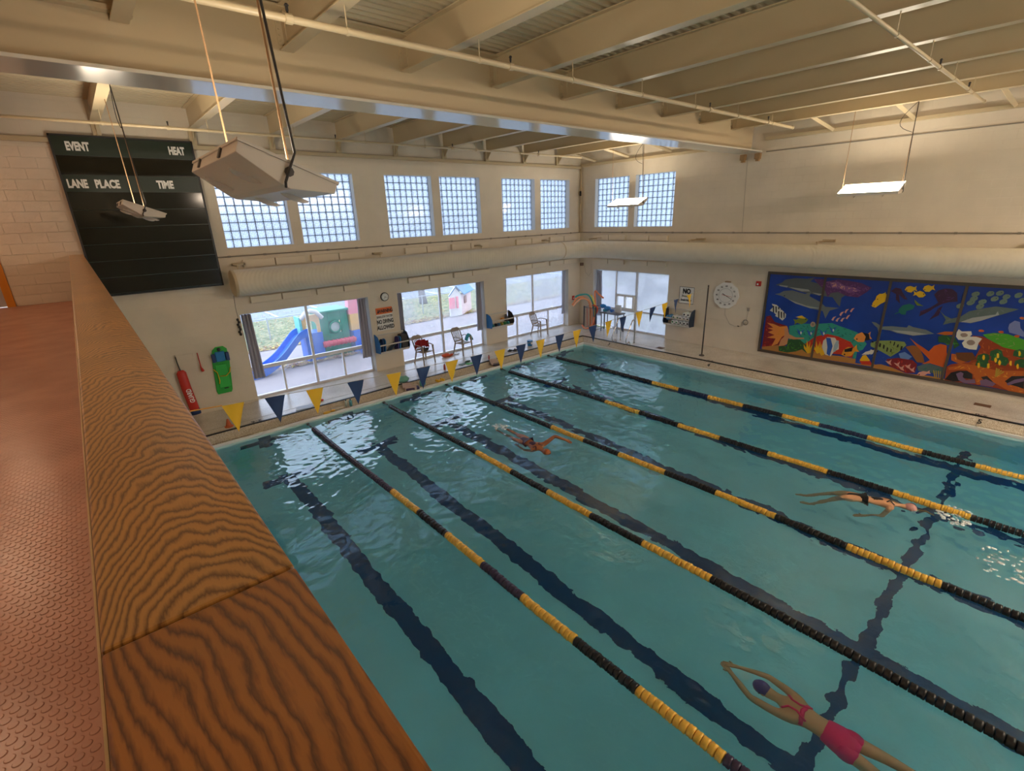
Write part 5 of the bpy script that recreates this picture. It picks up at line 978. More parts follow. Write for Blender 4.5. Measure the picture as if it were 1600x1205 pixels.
text('GUARD', 'lettering', M_txtw, t, (1.40, 14.128, .60), (-.10, 0, 1), (-1, 0, -.10), .15, .003, sx=.72, bold=.004)
m = MB(); m.tube([(1.26, 14.28, 1.64), (1.26, 14.2, 1.62)], .008, 6); m.build('hook', M_lead, parent=t)
t = root('whistle_megaphone', (1.74, 14.25, 1.1), 'small red plastic funnel hanging by a strap between rescue tube and spine board', 'funnel')
m = MB(); m.tube([(1.73, 14.25, 1.62), (1.735, 14.25, 1.40), (1.735, 14.25, 1.28)], .012, 6); m.build('strap', M_red, parent=t)
m = MB(); m.tube([(1.735, 14.24, 1.33), (1.735, 14.24, 1.24), (1.75, 14.235, 1.17), (1.76, 14.235, 1.14)], [.02, .035, .07, .075], 10, sy=.5); m.build('funnel', M_red, parent=t, smooth=True)
t = root('spine_board', (2.15, 14.25, .42), 'bright green rescue spine board with blue head blocks and yellow straps', 'rescue board')
def lerpx(z): return 2.24 - (1.68 - z) * .085
m = MB(); pts = []
for z, w in ((1.68, .09), (1.60, .17), (1.30, .20), (.50, .185), (.43, .16)): pts.append((z, w))
poly = [(lerpx(z) + w, 14.26, z) for z, w in pts] + [(lerpx(z) - w, 14.26, z) for z, w in pts[::-1]]
m.prism(poly, (0, .035, 0)); m.build('board', mat('board_green', (.02, .40, .04), .45), parent=t, bevel=.006)
m = MB(); m.box(2.04, 2.30, 14.225, 14.262, .60, 1.22); m.build('pad', mat('pad_green', (.03, .50, .07), .5), parent=t, bevel=.01)
m = MB(); m.box(2.14, 2.24, 14.215, 14.24, .56, .58); m.build('slot', M_black, parent=t)
for a, b in ((2.01, 2.09), (2.33, 2.41)): MB().box(a, b, 14.17, 14.26, 1.30, 1.52).build('head_block', M_navy, parent=t, bevel=.012)
MB().box(2.10, 2.32, 14.19, 14.26, 1.30, 1.56).build('head_rest', M_blue, parent=t, bevel=.02)
m = MB(); m.ball((2.21, 14.2, 1.62), .045, .03, .05, 8, 6); m.build('buckle', M_black, parent=t)
for P in ([(1.99, 14.235, 1.12), (2.06, 14.215, 1.02), (2.07, 14.215, .80), (2.05, 14.22, .72)], [(2.38, 14.235, 1.10), (2.34, 14.215, .98), (2.24, 14.21, .90), (2.10, 14.21, .92)]):
    MB().tube(P, .022, 6, sy=.5).build('strap', M_yel, parent=t)

# ================================================================ WALL RACKS
M_rkb = mat('rack_blue', (.015, .16, .42), .4); M_rkd = mat('rack_dark', (.01, .03, .07), .4); M_rail = mat('rack_white', (.62, .60, .56), .4)
def rack(axis, u0, u1, z0, z1, label, endm):
    c = ((u0 + u1) / 2, 14.15, z0) if axis == 'x' else (16.14, (u0 + u1) / 2, z0)
    t = root('wall_rack', c, label, 'rack')
    def T(u, d, z): return (u, 14.3 - d, z) if axis == 'x' else (16.29 - d, u, z)
    for i, u in enumerate((u0, u1 - .025)):
        m = MB(); pr = [(0, z0), (.30, z0 + .02), (.36, z0 + .15), (.33, z0 + .34), (.22, z1 - .06), (.05, z1), (0, z1)]
        e = Vector(T(1, 0, 0)) - Vector(T(0, 0, 0)); m.prism([T(u, d, z) for d, z in pr], e * .025); m.build('end_panel', endm[i], parent=t, bevel=.004)
    for d, z in ((.02, z1 - .06), (.32, z0 + .26), (.30, z0 + .03)):
        m = MB(); a, b = T(u0 + .02, d + .018, z), T(u1 - .02, d - .018, z + .03); m.box(min(a[0], b[0]), max(a[0], b[0]), min(a[1], b[1]), max(a[1], b[1]), z, z + .035); m.build('rail', M_rail, parent=t)
    m = MB(); a, b = T(u0 + .02, 0.0, z0), T(u1 - .02, .30, z0); m.box(min(a[0], b[0]), max(a[0], b[0]), min(a[1], b[1]), max(a[1], b[1]), z0 + .0, z0 + .02); m.build('shelf_board', M_rail, parent=t)
    return t
rack('x', 6.52, 7.58, .62, 1.22, 'blue-ended wall rack under the no diving warning sign', (M_rkb, M_rkd))
rack('x', 11.05, 12.14, .66, 1.20, 'blue and black wall rack between the middle and last playground windows', (M_rkb, M_black))
rack('y', 8.80, 9.88, .62, 1.24, 'navy wall rack holding foam rolls under the NO sign', (M_rkd, M_rkd))
def kick(c, ax, up, w, h, th, mt, label, grp, rnd=True, nm='kickboard'):
    """rounded foam board standing or lying: ax = width direction, up = length direction"""
    c = Vector(c); ax = Vector(ax).normalized(); up = Vector(up).normalized(); n = ax.cross(up); P = []
    for k in range(9): a = math.pi * k / 8; P.append(c + ax * w / 2 * math.cos(a) + up * (h * .5 - w * .35 + w * .35 * math.sin(a)))
    P += [c - ax * w / 2 - up * h / 2, c + ax * w / 2 - up * h / 2]
    m = MB(); m.prism([p - n * th / 2 for p in P], n * th); return m.build(nm, mt, bevel=.005, label=label, cat='kickboard' if nm == 'kickboard' else 'mat', group=grp)
for i, (x, mt, lab) in enumerate(((6.66, M_navy, 'dark blue kickboard nearest the playground curtain in the rack under the warning sign'), (6.74, M_rkb, 'second blue kickboard in the rack under the warning sign'), (7.20, mat('indigo_foam', (.04, .03, .20), .6), 'indigo kickboard in the middle of the rack under the warning sign'), (7.27, M_blue, 'bright blue kickboard beside the black bag in the same rack'))):
    kick((x, 14.13, .86), (0, 1, 0), (.12, 0, 1), .26, .44, .035, mt, lab, 'kickboards in the first wall rack')
m = MB(); m.obox((7.0, 14.12, .76), (.75, 0, .66), (0, 1, 0), (-.66, 0, .75), .19, .1, .02); m.build('kickboard', mat('slate_foam', (.02, .05, .10), .5), label='dark board leaning slantwise in the rack under the warning sign', cat='kickboard', bevel=.01)
m = MB(); m.box(7.31, 7.54, 13.99, 14.26, .65, 1.12); m.build('swim_bag', M_blackr, label='black swim bag at the far end of the rack under the warning sign', cat='bag', bevel=.03)
for k, (x, cc, lab) in enumerate(((11.2, (.03, .25, .25), 'teal pull buoy'), (11.36, (.02, .03, .05), 'black pull buoy'), (11.5, (.05, .15, .3), 'blue pull buoy'), (11.64, (.4, .35, .05), 'mustard pull buoy'), (11.80, (.05, .3, .12), 'green pull buoy'), (11.96, (.03, .28, .30), 'turquoise pull buoy'))):
    m = MB(); m.ball((x, 14.12, .75), .06, .10, .07, 10, 6); m.build('pull_buoy', mat('buoy_%d' % k, cc, .6), smooth=True, label=lab + ' in the rack between the last two windows', cat='pull buoy', group='pull buoys in the second wall rack')
m = MB(); m.ball((11.72, 14.16, .93), .09, .08, .055, 10, 6); m.build('swim_cap_pile', mat('cap_orange', (.65, .28, .05), .6), smooth=True, label='orange toy lying on top of the pull buoys', cat='toy')
m = MB(); m.tube([(11.93, 14.18, .82), (11.95, 14.18, .95), (11.92, 14.19, 1.08)], [.08, .07, .03], 8); m.build('watering_can', mat('dark_grey_plastic', (.09, .09, .10), .5), smooth=True, label='dark grey plastic jug standing in the second rack', cat='jug')
rings = []; nf_ = {}
for (y, z, kind) in ((9.70, .90, 'b'), (9.47, .93, 'g'), (9.31, .93, 'g'), (9.50, .76, 'g'), (9.34, .76, 'g'), (9.18, .76, 'w'), (9.20, .92, 'w'), (9.05, 1.08, 'w'), (8.90, 1.08, 'w'), (9.05, .92, 'w'), (8.91, .92, 'w'), (9.03, .76, 'w'), (8.90, .76, 'w')):
    nf_[kind] = nf_.get(kind, 0) + 1; row_ = 'bottom' if z < .8 else 'middle' if z < 1 else 'top'; lab = {'b': 'blue foam float at the window end of the rack', 'g': 'green-centred white foam float, %s row of the NO-sign rack, %s' % (row_, 'window end' if y > 9.4 else 'near middle'), 'w': 'black-centred white foam float, %s row of the rack, %s' % (row_, 'at the clock end' if y < 8.95 else 'one in from the clock end' if y < 9.1 else 'beside the green-centred ones')}[kind]
    t = root('foam_float', (16.1, y, z), lab, 'float', {'b': 'blue foam floats in the third rack', 'g': 'green-centred foam floats in the third rack', 'w': 'black-centred foam floats in the third rack'}[kind])
    m = MB(); m.tube([(16.26, y, z), (15.99, y, z)], .073 if kind != 'b' else .09, 16); m.build('foam_roll', M_foam if kind != 'b' else mat('float_blue', (.08, .28, .55), .7), parent=t, bevel=.01)
    m = MB(); m.disc((15.985, y, z), (1, 0, 0), .030, .012, 12); m.build('core', {'b': M_navy, 'g': mat('core_green', (.03, .20, .10), .5), 'w': M_black}[kind], parent=t)

# ================================================================ CHAIRS
M_ch = mat('chair_resin', (.36, .30, .24), .45)
def chair(x, y, rz, label):
    """moulded patio chair, back against local +y"""
    t = root('resin_chair', (x, y, 0), label, 'chair', 'moulded patio chairs along the window wall'); t0 = root; 
    Mx = Matrix.Rotation(rz, 4, 'Z'); 
    def L(p): return Mx @ Vector(p) + Vector((x, y, 0))
    def bar(mb, a, b, r0, r1, n=6): mb.tube([L(a), L(b)], [r0, r1], n)
    m = MB(); m.prism([L(p) for p in ((-.21, -.22, .40), (.21, -.22, .40), (.19, .19, .38), (-.19, .19, .38))], (0, 0, .025)); m.build('seat', M_ch, parent=t, bevel=.008)
    for sx in (-1, 1):
        m = MB(); bar(m, (sx * .24, -.24, 0), (sx * .215, -.20, .62), .022, .03); m.build('leg', M_ch, parent=t)
        m = MB(); bar(m, (sx * .24, .27, 0), (sx * .20, .17, .42), .020, .03); m.build('leg', M_ch, parent=t)
        m = MB(); m.tube([L((sx * .22, -.23, .61)), L((sx * .245, -.05, .64)), L((sx * .23, .14, .64)), L((sx * .20, .23, .60))], .024, 6, sy=.6); m.build('armrest', M_ch, parent=t, smooth=True)
    def B(u, v): # back plane
        return L((u, .19 + v * .20, .40 + v * .50))
    m = MB(); up = Vector((0, .37, .93)).normalized(); nrm = Mx.to_3x3() @ Vector((0, .93, -.37)); nrm.normalize()
    pts = [B(-.20, .78), B(.20, .78), B(.19, .95), B(.12, 1.02), B(-.12, 1.02), B(-.19, .95)]; m.prism(pts, nrm * .018); m.build('headrest', M_ch, parent=t, bevel=.005)
    for sx in (-1, 1):
        m = MB(); m.tube([B(sx * .19, .0), B(sx * .20, .8)], .022, 6); m.build('back_post', M_ch, parent=t)
    for k in range(5):
        u = -.12 + k * .06; m = MB(); m.prism([B(u - .013, .08), B(u + .013, .08), B(u + .013, .80), B(u - .013, .80)], nrm * .014); m.build('back_slat', M_ch, parent=t)
    m = MB(); m.prism([B(-.19, .05), B(.19, .05), B(.19, .14), B(-.19, .14)], nrm * .016); m.build('back_rail', M_ch, parent=t)
    return t
chair(8.12, 14.02, math.radians(8), 'tan patio chair with a red towel draped over it')
chair(9.72, 14.02, math.radians(8), 'tan patio chair with a folded teal towel on its arm')
chair(13.55, 14.02, math.radians(10), 'empty tan patio chair by the window nearest the corner')
m = MB()
def tow(a, b):
    ang = -.25 + a * (math.pi + .5); rr = .24 + .03 * math.sin(a * 19) + .02 * b
    return (8.10 + rr * math.cos(ang) * 1.05, 14.16 + .10 * math.sin(ang * 1.0) - .12 * math.sin(a * math.pi) + .02 * math.sin(a * 31), .80 - .24 * b - .09 * abs(a - .5) * 2 + .02 * math.sin(a * 23 + b * 5))
m.sheet(tow, 30, 6); m.build('red_towel', mat('towel_red', (.30, .01, .015), .9), smooth=True, solid=.012, label='dark red towel draped round the back of the first patio chair', cat='towel')
m = MB(); m.ball((8.12, 13.98, .47), .14, .10, .055, 12, 6); m.ball((8.20, 13.96, .50), .07, .06, .035, 8, 6); m.build('black_bag', M_blackr, smooth=True, label='black pouch on the seat of the chair with the red towel', cat='bag')
m = MB(); m.sheet(lambda a, b: (9.96 + .10 * math.cos(a * 3.1) + .04 * b, 14.0 + .22 * (b - .5), .66 - .20 * abs(a - .5) * 2 + .02 * math.sin(b * 12)), 12, 8); m.build('teal_towel', M_teal, smooth=True, solid=.03, label='folded teal towel over the arm of the second patio chair', cat='towel')

# ================================================================ LANE ROPES
def floatmesh(mt):
    m = MB(); m.tube([(0, -.035, 0), (0, -.028, 0), (0, -.006, 0), (0, .006, 0), (0, .028, 0), (0, .035, 0)], [.050, .063, .063, .058, .063, .050], 10)
    return m
M_fk = mat('float_black', (.012, .012, .016), .35); M_fn = mat('float_navy', (.012, .022, .08), .35); M_fp = mat('float_plum', (.045, .03, .075), .35); M_fy = mat('float_yellow', (.88, .52, .08), .35)
FM = {}
for nm_, mt in (('k', M_fk), ('n', M_fn), ('p', M_fp), ('y', M_fy)):
    b = floatmesh(mt); me_ = bpy.data.meshes.new('float_disc'); me_.from_pydata(b.v, [], b.f); me_.polygons.foreach_set('use_smooth', [len(q.vertices) == 4 for q in me_.polygons]); me_.materials.append(mt); FM[nm_] = me_
ropes = [(3.46, [7.67, 6.7, 5.8, 4.84, 3.97, 3.01, 2.13, 1.18, .2, -.8, -1.8], 'pkpkpk', 'plum, black and yellow lane rope nearest the oak-capped balcony wall'),
         (5.59, [7.8, 6.65, 5.6, 4.55, 3.5, 2.42], 'kkkkkk', 'second lane rope out from the balcony, black for its nearest stretch'),
         (7.73, [7.61, 6.58, 5.57, 4.47, 3.45, 2.4, 1.38, .29], 'kkkkkk', 'black and yellow lane rope in the middle of the pool'),
         (9.95, [7.75, 6.63, 5.56, 4.53, 3.47, 2.35, 1.31, .29], 'kkkkkk', 'fourth lane rope, passing the far swimmer with the dark suit'),
         (12.2, [7.76, 6.85, 5.98, 5.01, 4.07, 3.22, 2.29, 1.33, .5, -.5, -1.5], 'knknkn', 'navy, black and yellow lane rope nearest the mural wall')]
for x0, cuts, darks, lab in ropes:
    t = root('lane_rope', (x0, 2, ZW), lab, 'lane rope', 'floating lane ropes')
    MB().cyl((x0, PY0, ZW + .02), (x0, PY1, ZW + .02), .006, 6).build('cable', M_dark, parent=t)
    y = PY1 - .55; rest = MB(); k = 0; ph = random.random() * 6
    while y > PY0 + .3:
        seg = sum(1 for c in cuts if y < c); col = 'y' if seg % 2 == 1 else darks[(seg // 2) % len(darks)]
        if x0 == 5.59 and y < 2.42: col = 'k'
        d = math.sqrt(x0 ** 2 + y ** 2 + 24); xx = x0 + .018 * math.sin(y * .9 + ph) + random.uniform(-.004, .004); zz = ZW + .022 + random.uniform(-.006, .006)
        if y > -1.4 and d < 9.6:
            o = bpy.data.objects.new('float_disc', FM[col]); COL.objects.link(o); o.parent = t; o.location = (xx - x0, y - 2, zz - ZW); o.rotation_euler = (random.uniform(-.06, .06), random.uniform(0, 3), random.uniform(-.05, .05))
        else:
            rest.k = 'knpy'.index(col); b = FM[col]; rest.add([(v.co.x + xx, v.co.y + y, v.co.z + zz) for v in b.vertices], [tuple(p.vertices) for p in b.polygons])
        y -= .074
    tag(rest.build('float_discs', [M_fk, M_fn, M_fp, M_fy], parent=t), kind='stuff')
    m = MB(); m.cyl((x0, PY1 - .30, ZW + .02), (x0, PY1 - .12, ZW + .02), .018, 8); m.box(x0 - .03, x0 + .03, PY1 - .12, PY1 - .06, ZW, ZW + .05); m.build('tensioner', M_dark, parent=t)

# ================================================================ PENNANTS AND POLE
pl = root('stanchion_pole', (15.03, 7.75, 0), 'tall thin black pole standing on the deck by the pace clock', 'pole')
MB().cyl((15.03, 7.75, 0), (15.03, 7.75, 2.34), .022, 10).build('pole', M_dark, parent=pl, smooth=True); MB().tube([(15.03, 7.75, 0), (15.03, 7.75, .03), (15.03, 7.75, .05)], [.09, .08, .03], 16).build('base', M_dark, parent=pl)
def cat(x): s = (x - .70) / (15.0 - .70); return 2.20 + (2.27 - 2.20) * s - .285 * 4 * s * (1 - s)
ps = root('pennant_line', (7.5, 7.75, 2.0), 'string of yellow and navy triangular flags stretched across the pool', 'pennants')
m = MB(); m.tube([(x, 7.75, cat(x)) for x in [.12 + (14.90) * k / 60 for k in range(61)]], .005, 5); m.build('cord', mat('cord_pale', (.55, .50, .42), .7), parent=ps)
fx = [(1.07, 1.37), (1.65, 1.95), (2.27, 2.55), (2.95, 3.25), (3.67, 3.96), (4.28, 4.58), (4.93, 5.23), (5.54, 5.85), (6.17, 6.47), (6.77, 7.07), (7.37, 7.65), (7.99, 8.29), (8.61, 8.90), (9.19, 9.51), (9.85, 10.13), (10.43, 10.74), (11.14, 11.46), (11.80, 12.09), (12.40, 12.70), (13.03, 13.31), (13.78, 14.07)]
for i, (a, b) in enumerate(fx):
    m = MB(); za, zb = cat(a), cat(b); tx = (a + b) / 2 + random.uniform(-.03, .02); ty = 7.75 + random.uniform(-.03, .05); w = .5 if i >= 19 else 1
    def fn(u, v): 
        e = 1 - v; x = a + (b - a) * (.5 + (u - .5) * e * (w if v > .1 else 1)) + (tx - (a + b) / 2) * v; return (x, 7.75 + (ty - 7.75) * v + .02 * math.sin(u * 6 + v * 5 + i) * e * (2.0 if i >= 19 else .6), za + (zb - za) * u - .44 * v)
    m.sheet(fn, 6, 6); m.build('pennant', M_yel if i % 2 == 0 else M_navy, parent=ps, smooth=True)
m = MB(); m.tube([(.12, 7.75, 2.21), (.7, 7.75, cat(.7)), (1.08, 7.75, cat(1.08))], .009, 6); m.build('orange_cord', mat('cord_orange', (.8, .4, .08), .6), parent=ps)

# ================================================================ POOLSIDE FITTINGS
def rail(y, label):
    t = root('grab_rail', (14.8, y, 0), label, 'grab rail', 'pool ladder grab rails')
    P = [(14.98, y, 0), (14.98, y, .55), (14.97, y, .80), (14.90, y, .88), (14.80, y, .84), (14.66, y, .60), (14.52, y, .35), (14.46, y, .18), (14.50, y, .06), (14.58, y, .045), (14.66, y, .09), (14.70, y, .06), (14.71, y, 0)]
    Q = []
    for i in range(len(P) - 1):
        p0, p1, p2, p3 = [Vector(P[min(max(j, 0), len(P) - 1)]) for j in (i - 1, i, i + 1, i + 2)]
        for s in range(4):
            u = s / 4; Q.append(.5 * ((2 * p1) + (p2 - p0) * u + (2 * p0 - 5 * p1 + 4 * p2 - p3) * u * u + (3 * p1 - p0 - 3 * p2 + p3) * u ** 3))
    Q.append(Vector(P[-1])); MB().tube(Q, .021, 10).build('tube', M_chrome, parent=t, smooth=True)
    for xx in (14.98, 14.71): MB().tube([(xx, y, 0), (xx, y, .012)], .045, 14).build('escutcheon', M_chrome, parent=t)
rail(10.42, 'curved steel grab rail of the pool ladder nearer the black pole'); rail(11.05, 'curved steel grab rail of the pool ladder nearer the room corner')
# noodle bin
t = root('noodle_bin', (15.85, 13.05, 0), 'dark framed mesh bin stuffed with pool noodles by the corner', 'bin')
M_mesh = mat('bin_mesh', (.10, .11, .14), .6)
for xx, yy in ((15.55, 12.75), (15.55, 13.38), (16.12, 12.75), (16.12, 13.38)): MB().box(xx - .018, xx + .018, yy - .018, yy + .018, 0, .98).build('post', M_black, parent=t)
m = MB()
for z in (.05, .93): 
    for a, b in (((15.55, 12.75), (15.55, 13.38)), ((15.55, 13.38), (16.12, 13.38)), ((16.12, 13.38), (16.12, 12.75)), ((16.12, 12.75), (15.55, 12.75))): m.cyl((a[0], a[1], z), (b[0], b[1], z), .012, 6)
for k in range(9):
    yy = 12.80 + k * .065; m.cyl((15.55, yy, .05), (15.55, yy, .93), .003, 4)
    xx = 15.6 + k * .06; m.cyl((xx, 12.75, .05), (xx, 12.75, .93), .003, 4)
m.build('wire_mesh', M_mesh, parent=t)
NOOD = [((.85, .30, .12), [(15.75, 13.2, .1), (15.72, 13.2, .9), (15.70, 13.35, 1.22), (15.62, 13.75, 1.30), (15.55, 14.05, .95)], 'orange pool noodle drooping out of the bin towards the windows'),
        ((.88, .42, .22), [(15.65, 13.0, .1), (15.62, 13.0, .7), (15.66, 13.2, 1.18), (15.60, 13.6, 1.25), (15.5, 13.95, .92)], 'peach pool noodle bent over the bin edge'),
        ((.05, .45, .42), [(15.85, 13.1, .1), (15.85, 13.1, .9), (15.85, 13.4, 1.38), (15.82, 13.85, 1.36), (15.8, 14.1, 1.25)], 'teal pool noodle curving left over the bin'),
        ((.90, .30, .15), [(15.95, 13.1, .1), (15.95, 13.1, .9), (15.95, 13.15, 1.55), (15.95, 12.95, 1.46), (15.95, 12.7, 1.32)], 'orange pool noodle sticking up highest from the bin'),
        ((.85, .70, .15), [(15.80, 13.0, .1), (15.8, 13.0, .9), (15.75, 13.1, 1.3), (15.75, 13.2, 1.42)], 'yellow pool noodle end above the bin'),
        ((.62, .10, .05), [(15.62, 12.9, .15), (15.60, 12.82, .6), (15.62, 12.72, .95), (15.62, 12.95, 1.05)], 'dark red pool noodle looped inside the bin'),
        ((.85, .30, .18), [(15.46, 13.40, .18), (15.44, 13.25, .08), (15.42, 13.0, .12), (15.44, 12.80, .35), (15.46, 12.75, .6)], 'coral pool noodle curled in front of the bin'),
        ((.30, .40, .55), [(15.70, 13.05, .1), (15.70, 13.05, .5), (15.70, 13.02, .9)], 'blue-grey pool noodle upright inside the bin'),
        ((.75, .45, .38), [(15.66, 13.28, .1), (15.64, 13.28, .5), (15.63, 13.28, .9)], 'pink pool noodle upright inside the bin'),
        ((.05, .20, .50), [(15.78, 12.92, .1), (15.78, 12.92, .6), (15.78, 12.95, .95)], 'navy pool noodle upright inside the bin')]
for i, (c, P, lab) in enumerate(NOOD):
    Q = []
    for k in range(len(P) - 1):
        p0, p1, p2, p3 = [Vector(P[min(max(j, 0), len(P) - 1)]) for j in (k - 1, k, k + 1, k + 2)]
        for s in range(4): u = s / 4; Q.append(.5 * ((2 * p1) + (p2 - p0) * u + (2 * p0 - 5 * p1 + 4 * p2 - p3) * u * u + (3 * p1 - p0 - 3 * p2 + p3) * u ** 3))
    Q.append(Vector(P[-1])); MB().tube(Q, .034, 10).build('pool_noodle', mat('noodle_%d' % i, c, .8), smooth=True, label=lab, cat='pool noodle', group='noodles in and around the bin')
t = root('side_table', (15.95, 12.35, 0), 'narrow grey table under the small sliding window, carrying blue floats', 'table')
MB().box(15.72, 16.2, 11.75, 12.68, .74, .78).build('table_top', mat('table_grey', (.16, .17, .20), .5), parent=t)
for xx, yy in ((15.75, 11.8), (15.75, 12.62), (16.16, 11.8), (16.16, 12.62)): MB().box(xx - .015, xx + .015, yy - .015, yy + .015, 0, .74).build('leg', MATS['table_grey'], parent=t)
for i, (y, z, r, c, lab) in enumerate(((12.62, 1.03, .13, (.03, .25, .7), 'blue inflatable float heap nearest the bin'), (12.40, .96, .14, (.02, .20, .62), 'bright blue float in the middle of the heap on the table'), (12.18, .90, .10, (.02, .12, .45), 'darker blue float at the window end of the heap'), (12.52, .86, .09, (.05, .45, .60), 'turquoise float hanging lowest from the heap'))):
    m = MB(); m.ball((15.86, y, z - .02 if i < 3 else z), r * .8, r * 1.25, r * .62, 14, 8); o = m.build('blue_float', mat('bfloat_%d' % i, c, .35), smooth=True, label=lab, cat='float')
    for v in o.data.vertices: v.co += Vector((noise.noise(v.co * 9 + Vector((i, 0, 0))), noise.noise(v.co * 9 + Vector((0, i, 5))), noise.noise(v.co * 9 + Vector((3, 0, i))))) * .035
MB().box(16.0, 16.05, 11.85, 12.12, .79, 1.10).build('paper_board', M_white, label='white board propped at the back of the side table', cat='board')

# deck drains and lettering (laid in the floor)
for x, y, w, h, nm in ((15.46, .83, .10, .15, 'floor_drain'), (14.98 + .0, 9.3, .12, .12, 'floor_drain')):
    t = root(nm, (x, y, 0), 'rusty rectangular drain grate below the mural' if y < 2 else 'square bronze drain in the deck near the black pole', 'drain')
    MB().box(x - w, x + w, y - h, y + h, .001, .006).build('frame', mat('drain_brown', (.13, .07, .04), .6), parent=t)
    for k in range(5): MB().box(x - w + .015 + k * (2 * w - .03) / 5, x - w + .030 + k * (2 * w - .03) / 5, y - h + .01, y + h - .01, .006, .009).build('bar', mat('drain_bar', (.22, .12, .07), .6), parent=t)
text('NO DIVING', 'deck_lettering', M_txtk, floor, (14.73, 4.02, .002), (0, 1, 0), (-1, 0, 0), .17, .001, sx=1.15, bold=.004)
text('5-0', 'deck_lettering', M_txtk, floor, (14.73, .76, .002), (0, 1, 0), (-1, 0, 0), .14, .001, sx=1.1, bold=.003)
text('4-0', 'deck_lettering', M_txtk, floor, (14.73, 7.25, .002), (0, 1, 0), (-1, 0, 0), .14, .001, sx=1.1, bold=.003)
text('3-6', 'deck_lettering', M_txtk, floor, (2.42, 12.76, .002), (-1, 0, 0), (0, -1, 0), .15, .001, sx=1.3, bold=.003)
nrm_ = Vector((-.6, 0, .8))
for s_, y in (('5', .74), ('4', 7.2), ('3', 11.2)):
    up_ = Vector((.8, 0, .6)); o = text(s_, 'depth_numeral', M_txtk, floor, Vector((14.44, y, -.128)), (0, -1, 0), up_, .17, .002, bold=.004)
MB().box(14.463, 14.467, .60, .61, -.1, -.099)
# small things left on the deck and coping
kick((3.63, 12.76, .012), (.35, .94, 0), (.94, -.1, 0), .28, .44, .022, mat('board_blue_grey', (.42, .50, .60), .5), 'pale grey-blue kickboard lying on the deck edge under the third pennant', None)
m = MB(); m.tube([(1.83, 12.83, 0), (1.83, 12.83, .02), (1.83, 12.83, .03), (1.83, 12.83, .20)], [.10, .10, .07, .02], 10); m.build('orange_marker', mat('cone_orange', (.62, .13, .03), .5), label='little orange cone behind the first yellow pennant', cat='cone')
m = MB(); m.ball((3.98, 12.88, .035), .09, .05, .035, 10, 6); m.ball((4.14, 12.92, .03), .06, .04, .028, 10, 6); m.build('red_goggle_case', M_red, smooth=True, label='small red case on the deck beside the grey-blue kickboard', cat='case')
def bottle(x, y, z, c, h, r, label, nm='bottle'):
    t = root(nm, (x, y, z), label, 'bottle'); m = MB(); m.tube([(x, y, z), (x, y, z + h * .75), (x, y, z + h * .85)], [r, r, r * .5], 12); m.build('body', mat('btl_%s' % label[:12], c, .35), parent=t, smooth=True)
    MB().tube([(x, y, z + h * .85), (x, y, z + h)], r * .5, 10).build('cap', M_black, parent=t)
def cz(y): # coping surface height
    d = max(0, G - y); P = [(0, 0), (.02, -.035), (.06, -.085), (.13, -.135), (.20, -.165), (.285, -.17), (.335, -.17)]
    for (a, b), (c, e) in zip(P, P[1:]):
        if a <= d <= c: return b + (e - b) * (d - a) / (c - a)
    return 0 if d <= 0 else -.17
bottle(4.62, 12.44, cz(12.44) - .01, (.45, .50, .45), .20, .038, 'silver water bottle by the second lane, left of the third navy pennant tip')
bottle(4.74, 12.42, cz(12.42) - .01, (.12, .38, .45), .20, .042, 'teal water bottle right beside the silver one')
bottle(6.98, 12.43, cz(12.43) - .01, (.12, .40, .36), .20, .045, 'green water bottle on the coping, left of its twin')
bottle(7.11, 12.46, cz(12.46) - .01, (.20, .50, .48), .20, .045, 'pale teal water bottle on the coping, right of its twin')
bottle(8.13, 12.85, 0, (.45, .06, .03), .20, .035, 'red bottle standing on the deck edge behind the third lane')
bottle(9.86, 12.72, 0, (.50, .12, .10), .16, .03, 'small pink-red bottle behind the foam block')
m = MB(); m.ball((4.03, PY1 + .05, -.13), .11, .05, .04, 12, 6); m.ball((4.20, PY1 + .08, -.13), .07, .04, .03, 10, 6); m.build('yellow_paddle', mat('paddle_yellow', (.72, .42, .06), .5), smooth=True, label='yellow hand paddle on the pool lip at the first rope', cat='hand paddle')
m = MB(); m.box(4.2, 4.52, 12.38, 12.58, -.15, -.11); m.build('clear_tray', mat('tray_clear', (.55, .50, .40), .25), label='pale flat tray on the coping left of the silver bottle', cat='tray')
# kit piles
m = MB(); m.ball((6.55, 12.72, .09), .20, .14, .09, 14, 8); o = m.build('mesh_bag', mat('bag_mint', (.18, .45, .36), .8), smooth=True, label='mint green mesh kit bag on the deck behind the box', cat='bag')
for v in o.data.vertices: v.co += Vector((0, 0, noise.noise(v.co * 14))) * .03
m = MB(); m.obox((6.50, 12.42, -.02), (.93, -.36, 0), (.33, .86, .40), (-.14, -.37, .92), .13, .10, .02); m.obox((6.58, 12.36, -.11), (.93, -.36, 0), (.36, .93, 0), (0, 0, 1), .17, .09, .05); m.k = 0
m.build('foam_block', mat('block_beige', (.55, .42, .36), .7), label='beige foam block tilted on the coping at the second rope', cat='block', bevel=.01)
m = MB(); m.obox((6.62, 12.33, -.12), (.95, -.30, 0), (.30, .95, 0), (0, 0, 1), .20, .08, .04); m.build('dark_kickboard', mat('board_plum', (.05, .03, .09), .6), label='dark plum kickboard under the beige foam block', cat='kickboard', bevel=.01)
